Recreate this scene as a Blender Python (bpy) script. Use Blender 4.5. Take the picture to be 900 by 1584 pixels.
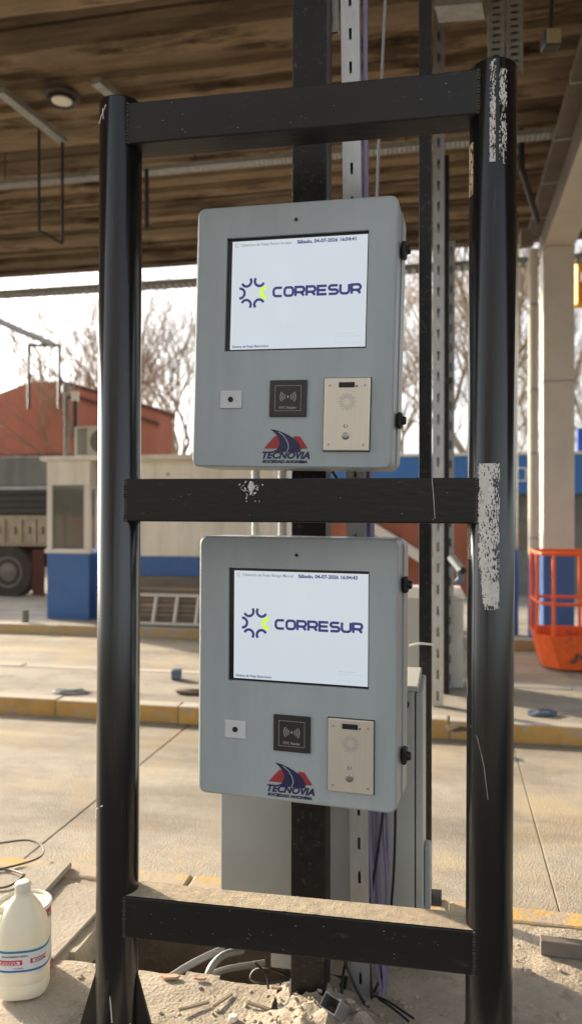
import bpy, bmesh, math, random
from mathutils import Vector, Matrix, noise
random.seed(7)
RAD = math.radians
scene = bpy.context.scene
for o in list(bpy.data.objects): bpy.data.objects.remove(o)
COL = scene.collection

# ------------------------------------------------------------------ camera, sky, sun, exposure
FPX, CX, CY, EYE = 1200.0, 450.0, 795.0, 1.45
cam_d = bpy.data.cameras.new('camera'); cam = bpy.data.objects.new('camera', cam_d); COL.objects.link(cam)
cam_d.sensor_fit = 'VERTICAL'; cam_d.sensor_height = 36; cam_d.sensor_width = 36
cam_d.lens = FPX / 1584 * 36; cam_d.shift_y = 3 / 1584
cam_d.clip_start = 0.05; cam_d.clip_end = 2000
cam.location = (0, 0, EYE); cam.rotation_euler = (RAD(90), 0, 0)
cam_d.dof.use_dof = True; cam_d.dof.focus_distance = 2.08; cam_d.dof.aperture_fstop = 2.5
scene.camera = cam
scene.render.resolution_x, scene.render.resolution_y = 581, 1024

SUN_ELEV, SUN_AZ = 20.0, 139.0          # azimuth counter-clockwise from +X: low sun from the left, a little behind the frame
world = bpy.data.worlds.new('World'); scene.world = world; world.use_nodes = True
wn = world.node_tree.nodes; wl = world.node_tree.links
sky = wn.new('ShaderNodeTexSky'); sky.sky_type = 'NISHITA'; sky.sun_disc = False
sky.sun_elevation = RAD(SUN_ELEV); sky.sun_rotation = RAD(90 - SUN_AZ)
sky.dust_density = 4.0; sky.air_density = 1.0; sky.ozone_density = 1.0
hsv = wn.new('ShaderNodeHueSaturation'); hsv.inputs['Saturation'].default_value = 0.26
wl.new(sky.outputs[0], hsv.inputs['Color']); wl.new(hsv.outputs[0], wn['Background'].inputs['Color'])
wn['Background'].inputs['Strength'].default_value = 0.14
sun_d = bpy.data.lights.new('sun', 'SUN'); sun_o = bpy.data.objects.new('sun', sun_d); COL.objects.link(sun_o)
sun_d.energy = 3.1; sun_d.angle = RAD(1.5); sun_d.color = (1.0, 0.82, 0.59)
sdir = Vector((math.cos(RAD(SUN_ELEV)) * math.cos(RAD(SUN_AZ)), math.cos(RAD(SUN_ELEV)) * math.sin(RAD(SUN_AZ)), math.sin(RAD(SUN_ELEV))))
sun_o.rotation_euler = sdir.to_track_quat('Z', 'Y').to_euler(); sun_o.location = (-8, 6, 12)
vs = scene.view_settings
vs.view_transform = 'Standard'; vs.look = 'None'; vs.gamma = 1; vs.use_curve_mapping = False; vs.exposure = 1.5

# ------------------------------------------------------------------ coordinates
TH = 11.5; TC, TS = math.cos(RAD(TH)), math.sin(RAD(TH))
def L(u, v, z=0): return Vector((u * TC + v * TS, -u * TS + v * TC, z))     # lane axes: u along the lane, v across it
def UV(p): return (p[0] * TC - p[1] * TS, p[0] * TS + p[1] * TC)
def W(px, py, Y): return Vector(((px - CX) / FPX * Y, Y, EYE - (py - CY) / FPX * Y))
def G(px, py, z=0): return W(px, py, (EYE - z) * FPX / (py - CY))
def Yv(px, v): return v / (TC + (px - CX) / FPX * TS)                        # depth of a pixel column on the plane v = const
def Zp(py, Y): return EYE - (py - CY) / FPX * Y
ROAD = -0.125

# ------------------------------------------------------------------ materials
MATS = {}
def pm(name, col, rough=.6, metal=0., var=.12, scale=6., bump=.0, bscale=80., spec=.5, stretch=(1, 1, 1), rand=0., dirt=None, dirt_amt=.0, dirt_scale=3., emit=None, estr=0., coat=0., trans=0., rvar=.1, streak=None):
    m = bpy.data.materials.new(name); m.use_nodes = True
    nt = m.node_tree; N = nt.nodes; K = nt.links; b = N['Principled BSDF']
    tc = N.new('ShaderNodeTexCoord'); mp = N.new('ShaderNodeMapping'); mp.inputs['Scale'].default_value = stretch
    K.new(tc.outputs['Object'], mp.inputs['Vector'])
    nz = N.new('ShaderNodeTexNoise'); nz.inputs['Scale'].default_value = scale; nz.inputs['Detail'].default_value = 11 if 'concrete' in name else 6; nz.inputs['Roughness'].default_value = .84 if 'concrete' in name or 'slab' in name else .65
    K.new(mp.outputs[0], nz.inputs['Vector'])
    mr = N.new('ShaderNodeMapRange'); mr.inputs['From Min'].default_value = .25; mr.inputs['From Max'].default_value = .75
    mr.inputs['To Min'].default_value = 1 - var; mr.inputs['To Max'].default_value = 1 + var
    K.new(nz.outputs['Fac'], mr.inputs['Value'])
    val = mr.outputs[0]
    if rand:
        oi = N.new('ShaderNodeObjectInfo'); r2 = N.new('ShaderNodeMapRange')
        r2.inputs['To Min'].default_value = 1 - rand; r2.inputs['To Max'].default_value = 1 + rand
        K.new(oi.outputs['Random'], r2.inputs['Value'])
        mu = N.new('ShaderNodeMath'); mu.operation = 'MULTIPLY'; K.new(val, mu.inputs[0]); K.new(r2.outputs[0], mu.inputs[1]); val = mu.outputs[0]
    vm = N.new('ShaderNodeVectorMath'); vm.operation = 'SCALE'; vm.inputs[0].default_value = col[:3]
    K.new(val, vm.inputs['Scale']); cout = vm.outputs[0]
    if streak:                                           # long tyre and drip stains: (stretch vector, darkest factor)
        m2 = N.new('ShaderNodeMapping'); m2.inputs['Scale'].default_value = streak[0]; K.new(tc.outputs['Object'], m2.inputs['Vector'])
        n5 = N.new('ShaderNodeTexNoise'); n5.inputs['Scale'].default_value = 1.; n5.inputs['Detail'].default_value = 7; n5.inputs['Roughness'].default_value = .6; K.new(m2.outputs[0], n5.inputs['Vector'])
        r5 = N.new('ShaderNodeMapRange'); r5.inputs['From Min'].default_value = .36; r5.inputs['From Max'].default_value = .58; r5.inputs['To Min'].default_value = streak[1]; r5.inputs['To Max'].default_value = 1.04
        K.new(n5.outputs['Fac'], r5.inputs['Value']); v5 = N.new('ShaderNodeVectorMath'); v5.operation = 'SCALE'; K.new(cout, v5.inputs[0]); K.new(r5.outputs[0], v5.inputs['Scale']); cout_s = v5.outputs[0]
    if dirt:
        n2 = N.new('ShaderNodeTexNoise'); n2.inputs['Scale'].default_value = dirt_scale; n2.inputs['Detail'].default_value = 8; n2.inputs['Roughness'].default_value = .7
        K.new(mp.outputs[0], n2.inputs['Vector'])
        r3 = N.new('ShaderNodeMapRange'); r3.inputs['From Min'].default_value = .62 - dirt_amt * .3; r3.inputs['From Max'].default_value = .72 - dirt_amt * .3
        K.new(n2.outputs['Fac'], r3.inputs['Value'])
        mx = N.new('ShaderNodeMix'); mx.data_type = 'RGBA'; mx.inputs['B'].default_value = (*dirt, 1)
        K.new(r3.outputs[0], mx.inputs['Factor']); K.new(cout, mx.inputs['A']); cout = mx.outputs['Result']
    if streak:
        if dirt:
            v6 = N.new('ShaderNodeVectorMath'); v6.operation = 'SCALE'; K.new(cout, v6.inputs[0]); K.new(r5.outputs[0], v6.inputs['Scale']); cout = v6.outputs[0]
        else: cout = cout_s
    K.new(cout, b.inputs['Base Color'])
    rr = N.new('ShaderNodeMapRange'); rr.inputs['To Min'].default_value = max(0, rough - rvar); rr.inputs['To Max'].default_value = min(1, rough + rvar)
    K.new(nz.outputs['Fac'], rr.inputs['Value']); K.new(rr.outputs[0], b.inputs['Roughness'])
    b.inputs['Metallic'].default_value = metal; b.inputs['Specular IOR Level'].default_value = spec
    if coat: b.inputs['Coat Weight'].default_value = coat; b.inputs['Coat Roughness'].default_value = .03
    if trans: b.inputs['Transmission Weight'].default_value = trans
    if emit: b.inputs['Emission Color'].default_value = (*emit, 1); b.inputs['Emission Strength'].default_value = estr
    if bump:
        n3 = N.new('ShaderNodeTexNoise'); n3.inputs['Scale'].default_value = bscale; n3.inputs['Detail'].default_value = 5
        K.new(mp.outputs[0], n3.inputs['Vector'])
        bp = N.new('ShaderNodeBump'); bp.inputs['Strength'].default_value = bump; bp.inputs['Distance'].default_value = .01
        K.new(n3.outputs['Fac'], bp.inputs['Height']); K.new(bp.outputs[0], b.inputs['Normal'])
    MATS[name] = m
    return m
pm('black_steel', (.006, .006, .0062), .20, 0, .45, 5, .035, 50, .62, (1.6, 1.6, .10), dirt=(.035, .032, .03), dirt_amt=.08, dirt_scale=38, rvar=.10)
pm('black_bar', (.009, .0085, .008), .42, 0, .4, 7, .10, 90, .4, (.3, 1, 1), dirt=(.05, .047, .044), dirt_amt=.02, dirt_scale=30)
pm('weld', (.09, .08, .07), .5, .6, .4, 60, .3, 300)
pm('scuff', (.62, .60, .56), .8, 0, .2, 80)
pm('scuff_tan', (.30, .24, .13), .8, 0, .3, 80)
pm('dust', (.42, .35, .25), .95, 0, .3, 40, .5, 300)
pm('column_black', (.011, .010, .0095), .40, 0, .5, 14, .15, 120, .3, dirt=(.075, .055, .045), dirt_amt=.16, dirt_scale=55)
pm('box_grey', (.372, .415, .427), .42, 0, .05, 2.2, .02, 500, .5, streak=((9, 9, 1.3), .93))
pm('box_edge', (.36, .39, .40), .4, 0, .05, 4)
pm('bezel', (.008, .008, .009), .12, 0, .1, 4, spec=.6, rvar=.02)
pm('lcd_white', (.02, .02, .02), .10, 0, .0, 4, emit=(.80, .89, .97), estr=.255, rvar=.01, spec=1.0)
pm('lcd_navy', (.012, .016, .09), .10, 0, 0, 4, emit=(.02, .03, .14), estr=.30, rvar=.01, spec=1.0)
pm('lcd_lime', (.3, .6, .01), .10, 0, 0, 4, emit=(.55, .85, .02), estr=.30, rvar=.01, spec=1.0)
pm('lcd_grey', (.05, .06, .07), .12, 0, 0, 4, emit=(.16, .19, .22), estr=.30, rvar=.01, spec=1.0)
pm('lcd_pale', (.05, .06, .07), .12, 0, 0, 4, emit=(.55, .62, .68), estr=.30, rvar=.01, spec=1.0)
pm('white_plate', (.62, .63, .64), .4, 0, .05, 20)
pm('reader_black', (.028, .028, .028), .4, 0, .1, 20)
pm('reader_line', (.30, .30, .29), .5, 0, .05, 20)
pm('logo_red', (.35, .035, .045), .45, 0, .05, 20)
pm('logo_navy', (.020, .022, .075), .45, 0, .05, 20)
pm('intercom_steel', (.74, .68, .58), .34, .5, .05, 90, .04, 700, stretch=(1, 1, .05), rvar=.06)  # base colour warmed to stand for the golden reflection of sunlit ground
pm('steel_dull', (.42, .42, .41), .35, .8, .1, 20)
pm('rubber', (.010, .010, .011), .55, 0, .2, 30)
pm('galv', (.46, .48, .49), .40, .75, .18, 16, .04, 120, stretch=(1, 1, .3))
pm('galv_old', (.34, .35, .34), .5, .5, .25, 12)
pm('dark_rod', (.035, .032, .03), .5, .3, .2, 10)
pm('cab_grey', (.42, .43, .40), .45, 0, .04, 3, .01, 300)
pm('conduit_grey', (.30, .30, .29), .5, 0, .1, 10)
pm('cable_purple', (.21, .18, .29), .45, 0, .15, 20)
pm('cable_black', (.012, .012, .012), .5, 0, .1, 20)
pm('cable_grey', (.25, .24, .25), .5, 0, .1, 20)
pm('concrete_dust', (.41, .355, .28), .95, 0, .36, 3.5, .55, 90, dirt=(.26, .22, .17), dirt_amt=.25, dirt_scale=5)
pm('concrete_road', (.375, .335, .275), .93, 0, .38, 3.0, .6, 110, dirt=(.43, .355, .245), dirt_amt=.42, dirt_scale=1.3, rand=.06, streak=((.35, 2.1, 1), .66))
pm('concrete_island', (.33, .295, .245), .93, 0, .2, 2., .4, 50, dirt=(.22, .195, .165), dirt_amt=.3, dirt_scale=2.5, streak=((.5, 3, 1), .7))
pm('kerb_concrete', (.44, .40, .34), .92, 0, .2, 4, .4, 60, rand=.08)
pm('kerb_yellow', (.50, .295, .085), .85, 0, .2, 5, .3, 60, dirt=(.36, .31, .25), dirt_amt=.30, dirt_scale=7, rand=.1)
pm('kerb_faded', (.46, .34, .17), .88, 0, .2, 4, .3, 60, dirt=(.38, .31, .23), dirt_amt=.45, dirt_scale=4, rand=.1)
pm('kerb_worn', (.55, .36, .12), .9, 0, .2, 5, .3, 60, dirt=(.42, .35, .26), dirt_amt=.62, dirt_scale=6, rand=.1)
pm('asphalt', (.05, .048, .046), .9, 0, .2, 3, .3, 60)
pm('pit_wall', (.16, .125, .09), .95, 0, .3, 6, .5, 40)
pm('slab', (.36, .32, .265), .93, 0, .2, 5, .4, 70)
pm('stone', (.40, .35, .28), .95, 0, .25, 30, .4, 150)
pm('brick_bit', (.47, .31, .20), .9, 0, .2, 30, .3, 150)
pm('terrain', (.16, .14, .10), .95, 0, .3, .2)
pm('ceiling_board', (.172, .128, .084), .92, 0, .42, 2.0, .8, 12, .15, (.55, 2.2, 2.2), rand=.42, dirt=(.062, .043, .028), dirt_amt=.36, dirt_scale=1.5)
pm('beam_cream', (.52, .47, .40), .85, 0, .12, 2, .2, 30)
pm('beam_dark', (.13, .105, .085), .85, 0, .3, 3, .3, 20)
pm('column_cream', (.60, .57, .51), .8, 0, .10, 2, .15, 40, dirt=(.40, .35, .27), dirt_amt=.05, dirt_scale=3)
pm('paint_blue', (.05, .135, .36), .6, 0, .12, 3, .05, 30)
pm('fascia_blue', (.04, .16, .44), .5, 0, .08, 1)
pm('sign_blue', (.03, .10, .50), .5, 0, .08, 1)
pm('booth_cream', (.74, .71, .63), .7, 0, .06, 1.5, .05, 20, streak=((5, 5, .7), .86))
pm('frame_white', (.68, .65, .59), .6, 0, .05, 4)
pm('pane_dark', (.17, .17, .145), .12, 0, .25, 2, spec=.6, rvar=.04)
pm('booth_glass', (.33, .33, .28), .08, 0, .1, 2, trans=.75, rvar=.03)
pm('red_wall', (.37, .125, .075), .85, 0, .14, 1.2, .1, 20, streak=((1.5, 1.5, .3), .86))
pm('red_dark', (.10, .035, .025), .85, 0, .2, 2)
pm('grey_wall', (.20, .21, .195), .9, 0, .3, 2)
pm('truck_cream', (.38, .31, .22), .7, 0, .25, 4)
pm('truck_dark', (.045, .043, .04), .7, 0, .3, 5)
pm('truck_grey', (.17, .175, .165), .8, 0, .3, 4, stretch=(1, 1, .3))
pm('tyre', (.055, .045, .038), .85, 0, .3, 10)
pm('wheel_rim', (.17, .15, .13), .7, 0, .3, 8)
pm('aluminium', (.55, .53, .48), .5, .3, .1, 10)
pm('old_board', (.23, .19, .145), .9, 0, .3, 5, .4, 30, stretch=(.3, 1, 1), rand=.25)
pm('orange', (.78, .12, .020), .48, 0, .16, 6, .05, 60, dirt=(.36, .09, .035), dirt_amt=.16, dirt_scale=9)
pm('yellow_lamp', (.75, .36, .02), .5, 0, .1, 4)
pm('twig', (.29, .23, .165), .9, 0, .25, 2)
pm('bark', (.28, .225, .16), .9, 0, .25, 3)
pm('bush', (.09, .085, .06), .9, 0, .3, 3)
pm('ac_white', (.50, .47, .41), .6, 0, .1, 4)
pm('ac_grille', (.13, .12, .10), .6, 0, .1, 4)
pm('lamp_glass', (.75, .70, .62), .35, 0, .05, 4)
pm('jug_plastic', (.83, .77, .60), .38, 0, .04, 8)
pm('jug_label', (.66, .70, .73), .5, 0, .05, 8)
pm('jug_teal', (.02, .19, .26), .5, 0, .05, 8)
pm('jug_blue', (.02, .10, .35), .5, 0, .05, 8)
pm('label_red', (.55, .03, .05), .5, 0, .05, 8)
pm('label_ink', (.06, .05, .06), .6, 0, .05, 8)
pm('can_red', (.50, .05, .045), .45, 0, .1, 8)
pm('can_white', (.70, .68, .62), .5, 0, .1, 8)
pm('leaf_brown', (.09, .06, .04), .9, 0, .2, 20)
pm('tin_blue', (.10, .14, .20), .5, 0, .2, 20)
pm('rebar', (.20, .17, .15), .7, .3, .2, 20)
b = MATS['jug_plastic'].node_tree.nodes['Principled BSDF']; b.inputs['Subsurface Weight'].default_value = .35; b.inputs['Subsurface Radius'].default_value = (.05, .04, .02)

# ------------------------------------------------------------------ mesh helpers
def link(name, data, parent=None, label=None, cat=None, group=None, kind=None):
    o = bpy.data.objects.new(name, data); COL.objects.link(o)
    if parent: o.parent = parent
    if label: o['label'] = label
    if cat: o['category'] = cat
    if group: o['group'] = group
    if kind: o['kind'] = kind
    return o
def thing(name, label, cat, loc=(0, 0, 0), rot=(0, 0, 0), group=None, kind=None):
    o = link(name, None, None, label, cat, group, kind); o.location = loc; o.rotation_euler = rot; o.empty_display_size = .1
    return o
def obj(name, bm, mats, parent=None, label=None, cat=None, group=None, kind=None, smooth=False):
    if isinstance(mats, str): mats = [mats]
    bmesh.ops.recalc_face_normals(bm, faces=bm.faces[:])
    me = bpy.data.meshes.new(name); bm.to_mesh(me); bm.free()
    for m in mats: me.materials.append(MATS[m])
    if smooth:
        for p in me.polygons: p.use_smooth = True
        try: me.set_sharp_from_angle(angle=RAD(38))
        except Exception: pass
    return link(name, me, parent, label, cat, group, kind)
def NB(): return bmesh.new()
def box(bm, c, s, rot=None, bev=0., mi=0):
    r = bmesh.ops.create_cube(bm, size=1); vv = r['verts']
    M = Matrix.Translation(c) @ (rot.to_4x4() if rot else Matrix.Identity(4)) @ Matrix.Diagonal((s[0], s[1], s[2], 1))
    bmesh.ops.transform(bm, matrix=M, verts=vv)
    fs = list({f for v in vv for f in v.link_faces})
    for f in fs: f.material_index = mi
    if bev:
        es = list({e for v in vv for e in v.link_edges})
        bmesh.ops.bevel(bm, geom=es, offset=bev, segments=2, affect='EDGES', profile=.5)
    return fs
def bx(x0, x1, y0, y1, z0, z1, bev=0., bm=None, mi=0):
    bm = bm or NB(); box(bm, ((x0 + x1) / 2, (y0 + y1) / 2, (z0 + z1) / 2), (x1 - x0, y1 - y0, z1 - z0), None, bev, mi); return bm
def tube(bm, pts, r, n=8, cap=True, mi=0):
    pts = [Vector(p) for p in pts]; rs = r if isinstance(r, (list, tuple)) else [r] * len(pts)
    rings = []; up = None
    for i, p in enumerate(pts):
        t = (pts[min(i + 1, len(pts) - 1)] - pts[max(i - 1, 0)]).normalized()
        if up is None: up = Vector((0, 0, 1)) if abs(t.z) < .9 else Vector((1, 0, 0))
        a = (up - t * up.dot(t)).normalized(); up = a; bq = t.cross(a)
        rings.append([bm.verts.new(p + (a * math.cos(2 * math.pi * k / n) + bq * math.sin(2 * math.pi * k / n)) * rs[i]) for k in range(n)])
    for i in range(len(rings) - 1):
        for k in range(n):
            f = bm.faces.new((rings[i][k], rings[i][(k + 1) % n], rings[i + 1][(k + 1) % n], rings[i + 1][k])); f.material_index = mi
    if cap and n > 2:
        bm.faces.new(rings[0][::-1]).material_index = mi; bm.faces.new(rings[-1]).material_index = mi
    return bm
def spline(pts, k=8):
    pts = [Vector(p) for p in pts]; P = [pts[0]] + pts + [pts[-1]]; out = []
    for i in range(1, len(P) - 2):
        for j in range(k):
            t = j / k; a, b_, c, d = P[i - 1], P[i], P[i + 1], P[i + 2]
            out.append(.5 * ((2 * b_) + (c - a) * t + (2 * a - 5 * b_ + 4 * c - d) * t * t + (3 * b_ - a - 3 * c + d) * t ** 3))
    out.append(pts[-1]); return out
def lathe(bm, prof, n=24, sx=1., sy=1., power=2., mi=0):
    rings = []
    for (r, z) in prof:
        ring = []
        for k in range(n):
            a = 2 * math.pi * k / n; c, s = math.cos(a), math.sin(a)
            q = (abs(c) ** power + abs(s) ** power) ** (-1 / power)
            ring.append(bm.verts.new((r * q * c * sx, r * q * s * sy, z)))
        rings.append(ring)
    for i in range(len(rings) - 1):
        for k in range(n):
            bm.faces.new((rings[i][k], rings[i][(k + 1) % n], rings[i + 1][(k + 1) % n], rings[i + 1][k])).material_index = mi
    bm.faces.new(rings[0][::-1]).material_index = mi; bm.faces.new(rings[-1]).material_index = mi
    return bm
def poly_xz(bm, pts, y0, y1, mi=0):                  # closed outline in x,z extruded from y0 to y1
    a = [bm.verts.new((p[0], y0, p[1])) for p in pts]; c = [bm.verts.new((p[0], y1, p[1])) for p in pts]
    n = len(pts)
    bm.faces.new(a).material_index = mi; bm.faces.new(c[::-1]).material_index = mi
    for i in range(n): bm.faces.new((a[i], c[i], c[(i + 1) % n], a[(i + 1) % n])).material_index = mi
    return bm
def ribbon(bm, pts, w, y, closed=False, mi=0):       # flat stroke in the x,z plane with a little thickness
    pts = [Vector((p[0], p[1])) for p in pts]; n = len(pts); lo, hi = [], []
    for i, p in enumerate(pts):
        a = pts[i - 1] if (i or closed) else None; c = pts[(i + 1) % n] if (i < n - 1 or closed) else None
        d1 = (p - a).normalized() if a is not None else None; d2 = (c - p).normalized() if c is not None else None
        d1 = d1 or d2; d2 = d2 or d1
        n1 = Vector((-d1.y, d1.x)); n2 = Vector((-d2.y, d2.x)); m = (n1 + n2)
        m = m.normalized() if m.length > 1e-6 else n1
        k = w / 2 / max(.35, m.dot(n1))
        lo.append(bm.verts.new((p.x - m.x * k, y, p.y - m.y * k))); hi.append(bm.verts.new((p.x + m.x * k, y, p.y + m.y * k)))
    for i in range(n if closed else n - 1):
        j = (i + 1) % n; bm.faces.new((lo[i], lo[j], hi[j], hi[i])).material_index = mi
    return bm
def rrect(x0, x1, z0, z1, r, k=5):
    out = []
    for (cx, cz, a0) in ((x1 - r, z1 - r, 0), (x0 + r, z1 - r, 90), (x0 + r, z0 + r, 180), (x1 - r, z0 + r, 270)):
        for i in range(k + 1):
            a = RAD(a0 + 90 * i / k); out.append((cx + r * math.cos(a), cz + r * math.sin(a)))
    return out
def text_bm(s, size, x, z, y, sx=1., shear=0., off=0., align='LEFT'):
    cu = bpy.data.curves.new('t', 'FONT'); cu.body = s; cu.size = size; cu.shear = shear; cu.offset = off; cu.align_x = align; cu.resolution_u = 3
    o = bpy.data.objects.new('t', cu); COL.objects.link(o)
    me = bpy.data.meshes.new_from_object(o); bpy.data.objects.remove(o); bpy.data.curves.remove(cu)
    bm = NB(); bm.from_mesh(me); bpy.data.meshes.remove(me)
    for v in bm.verts: v.co = Vector((x + v.co.x * sx, y, z + v.co.y))
    return bm
def arc(cx, cz, r, a0, a1, k=10): return [(cx + r * math.cos(RAD(a0 + (a1 - a0) * i / k)), cz + r * math.sin(RAD(a0 + (a1 - a0) * i / k))) for i in range(k + 1)]
def copy_tree(o, parent=None):
    c = o.copy(); COL.objects.link(c); c.parent = parent
    for ch in [x for x in bpy.data.objects if x.parent == o]: copy_tree(ch, c)
    return c
def slotted(bm, w, d, h, pitch, sw, sh, z0=0., t=.0025, lips=True):
    """C channel: slotted web facing -y, flanges running back, from z0 to z0+h."""
    n = max(1, int(h / pitch)); p = h / n
    for i in range(n):
        za = z0 + i * p; zb = za + p; s0 = (za + zb) / 2 - sh / 2; s1 = s0 + sh
        bx(-w / 2, w / 2, 0, t, za, s0, bm=bm); bx(-w / 2, w / 2, 0, t, s1, zb, bm=bm)
        bx(-w / 2, -sw / 2, 0, t, s0, s1, bm=bm); bx(sw / 2, w / 2, 0, t, s0, s1, bm=bm)
    bx(-w / 2 + t, w / 2 - t, d - .004, d - t - .0005, z0, z0 + h, bm=bm)  # back web added to stop light showing through, so the slots read dark
    for s in (-1, 1):
        bx(min(s * w / 2, s * (w / 2 - t)), max(s * w / 2, s * (w / 2 - t)), t, d, z0, z0 + h, bm=bm)
        if lips: bx(min(s * (w / 2 - t), s * (w / 2 - .009)), max(s * (w / 2 - t), s * (w / 2 - .009)), d - t, d, z0, z0 + h, bm=bm)
    return bm
ROTL = (0, 0, RAD(-TH))

# ------------------------------------------------------------------ ground, lanes, islands, kerbs
gb = NB(); s = 700
f = gb.faces.new([gb.verts.new((x, y, -.75)) for x, y in ((-s, -s), (s, -s), (s, s), (-s, s))])
obj('ground', gb, 'terrain', kind='structure')
def lane(name, v0, v1, us, mat):
    root = thing(name, None, None, (0, 0, 0), ROTL, kind='structure')
    obj('road_bed', bx(-60, 60, v0, v1, -.30, ROAD - .012), 'pit_wall', root)
    for i in range(len(us) - 1):
        w0 = .008 if abs(us[i] + 1.9) < .02 else .0012; w1 = .008 if abs(us[i + 1] + 1.9) < .02 else .0012
        bm = NB(); box(bm, ((us[i] + us[i + 1]) / 2, (v0 + v1) / 2, ROAD - .05), (us[i + 1] - us[i] - w0 - w1, v1 - v0 - .004, .10 + random.uniform(-.002, .002)), Matrix.Identity(3), .002)
        obj('road_slab', bm, mat, root)
    return root
us = [-60, -20, -15.88, -11.22, -6.56, -4.23, -1.9, .43, 2.76, 5.09, 9.75, 20, 60]
lane('road', 2.98, 5.55, us, 'concrete_road')
lane('road', 6.88, 9.30, [u + .7 for u in us], 'concrete_road')
lane('road', 12.4, 16.0, [u + .2 for u in us], 'concrete_road')

def kerb(v0, v1, facing, mats, u0=-16, u1=14, step=1.0, top=0.0):
    root = thing('kerb', None, None, (0, 0, 0), ROTL, kind='structure')
    n = int((u1 - u0) / step)
    for i in range(n):
        a = u0 + i * step; h = top + random.uniform(-.004, .004)
        bm = NB(); box(bm, (a + step / 2, (v0 + v1) / 2 + random.uniform(-.004, .004), (h - .32) / 2), (step - .003, v1 - v0, h + .32), Matrix.Identity(3), .012)
        bm.normal_update()
        for fc in bm.faces:
            if fc.normal.y * facing > .5: fc.material_index = 1
        obj('kerb_stone', bm, mats, root)
    return root
kerb(2.86, 2.972, 1, ['kerb_worn', 'kerb_worn'], -9, 7, 1.0, .004)
kerb(5.558, 5.70, -1, ['kerb_concrete', 'kerb_yellow'])
kerb(6.74, 6.872, 1, ['kerb_concrete', 'kerb_yellow'])
kerb(9.308, 9.45, -1, ['kerb_concrete', 'kerb_faded'])
def island(name, v0, v1, mat):
    o = obj(name, bx(-30, 30, v0, v1, -.3, -.006), mat, kind='structure'); o.rotation_euler = ROTL
island('pavement', 5.702, 6.738, 'concrete_island')
island('pavement', 9.452, 12.38, 'concrete_island')

# near island with its open pit
PU0, PU1, PV0, PV1 = -1.225, -.45, 2.335, 2.74
def isl_h(u, v):
    h = .006 * noise.noise(Vector((u * 3, v * 3, 0))) + .004 * noise.noise(Vector((u * 14, v * 14, 3))) + .0025 * noise.noise(Vector((u * 40, v * 40, 5)))
    for (mu, mv, mr, mh) in ((-.36, 2.16, .16, .050), (-.22, 2.12, .12, .040), (-.42, 2.32, .10, .05), (.28, 2.5, .2, .015), (.62, 2.42, .22, .018), (.95, 2.5, .2, .014)):
        d2 = ((u - mu) ** 2 + (v - mv) ** 2) / mr ** 2
        h += mh * math.exp(-d2 * 1.6) * (1 + .9 * noise.noise(Vector((u * 22, v * 22, 1))))
    return h - .004
st = .022; U0, U1, V0, V1 = -2.6, 2.4, 1.62, 2.858
nu, nv = int((U1 - U0) / st), int((V1 - V0) / st)
ib = NB(); gv = {}
def gvert(i, j):
    if (i, j) not in gv:
        u = U0 + (U1 - U0) * i / nu; v = V0 + (V1 - V0) * j / nv
        jx = .010 * noise.noise(Vector((u * 9, v * 9, 9))); gv[(i, j)] = ib.verts.new((u + jx, v + jx * .6, isl_h(u, v)))
    return gv[(i, j)]
for i in range(nu):
    for j in range(nv):
        u = U0 + (U1 - U0) * (i + .5) / nu; v = V0 + (V1 - V0) * (j + .5) / nv
        e = .02 * noise.noise(Vector((u * 6, v * 6, 2)))
        if PU0 + e < u < PU1 + e and PV0 + e < v < PV1 + e: continue
        ib.faces.new((gvert(i, j), gvert(i + 1, j), gvert(i + 1, j + 1), gvert(i, j + 1)))
# skirt at the pit rim
rim = [e for e in ib.edges if len(e.link_faces) == 1 and all(PU0 - .1 < v.co.x < PU1 + .1 and PV0 - .1 < v.co.y < PV1 + .1 for v in e.verts)]
ex = bmesh.ops.extrude_edge_only(ib, edges=rim)
for v in [g for g in ex['geom'] if isinstance(g, bmesh.types.BMVert)]: v.co.z -= .10; v.co.x += random.uniform(-.008, .008)
isl = obj('pavement', ib, 'concrete_dust', kind='structure', smooth=True); isl.rotation_euler = ROTL
for nm, a in (('pavement', (-30, -2.59, 1.6, 2.858)), ('pavement', (2.39, 30, 1.6, 2.858)), ('pavement', (-2.6, 2.4, 1.6, 1.63))):
    o = obj(nm, bx(a[0], a[1], a[2], a[3], -.3, -.012), 'concrete_dust', kind='structure'); o.rotation_euler = ROTL
o = obj('road', bx(-60, 60, -6, 1.59, -.4, ROAD), 'asphalt', kind='structure'); o.rotation_euler = ROTL  # unseen lane behind the camera, added dark so the lower posts reflect black
pw = NB(); PD = -.55
for (x0, x1, y0, y1, z0, z1) in ((PU0 - .12, PU0 - .03, PV0 - .1, PV1 + .1, PD, -.05), (PU1 + .03, PU1 + .12, PV0 - .1, PV1 + .1, PD, -.05),
                                 (PU0 - .03, PU1 + .03, PV0 - .12, PV0 - .03, PD, -.05), (PU0 - .03, PU1 + .03, PV1 + .03, PV1 + .11, PD, -.05), (PU0 - .1, PU1 + .1, PV0 - .1, PV1 + .1, PD - .05, PD)):
    bx(x0, x1, y0, y1, z0, z1, bm=pw)
o = obj('ground', pw, 'pit_wall', kind='structure'); o.rotation_euler = ROTL
o = obj('pavement', bx(-90, 90, 16.02, 140, -.7, -.14), 'concrete_island', kind='structure'); o.rotation_euler = ROTL

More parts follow.
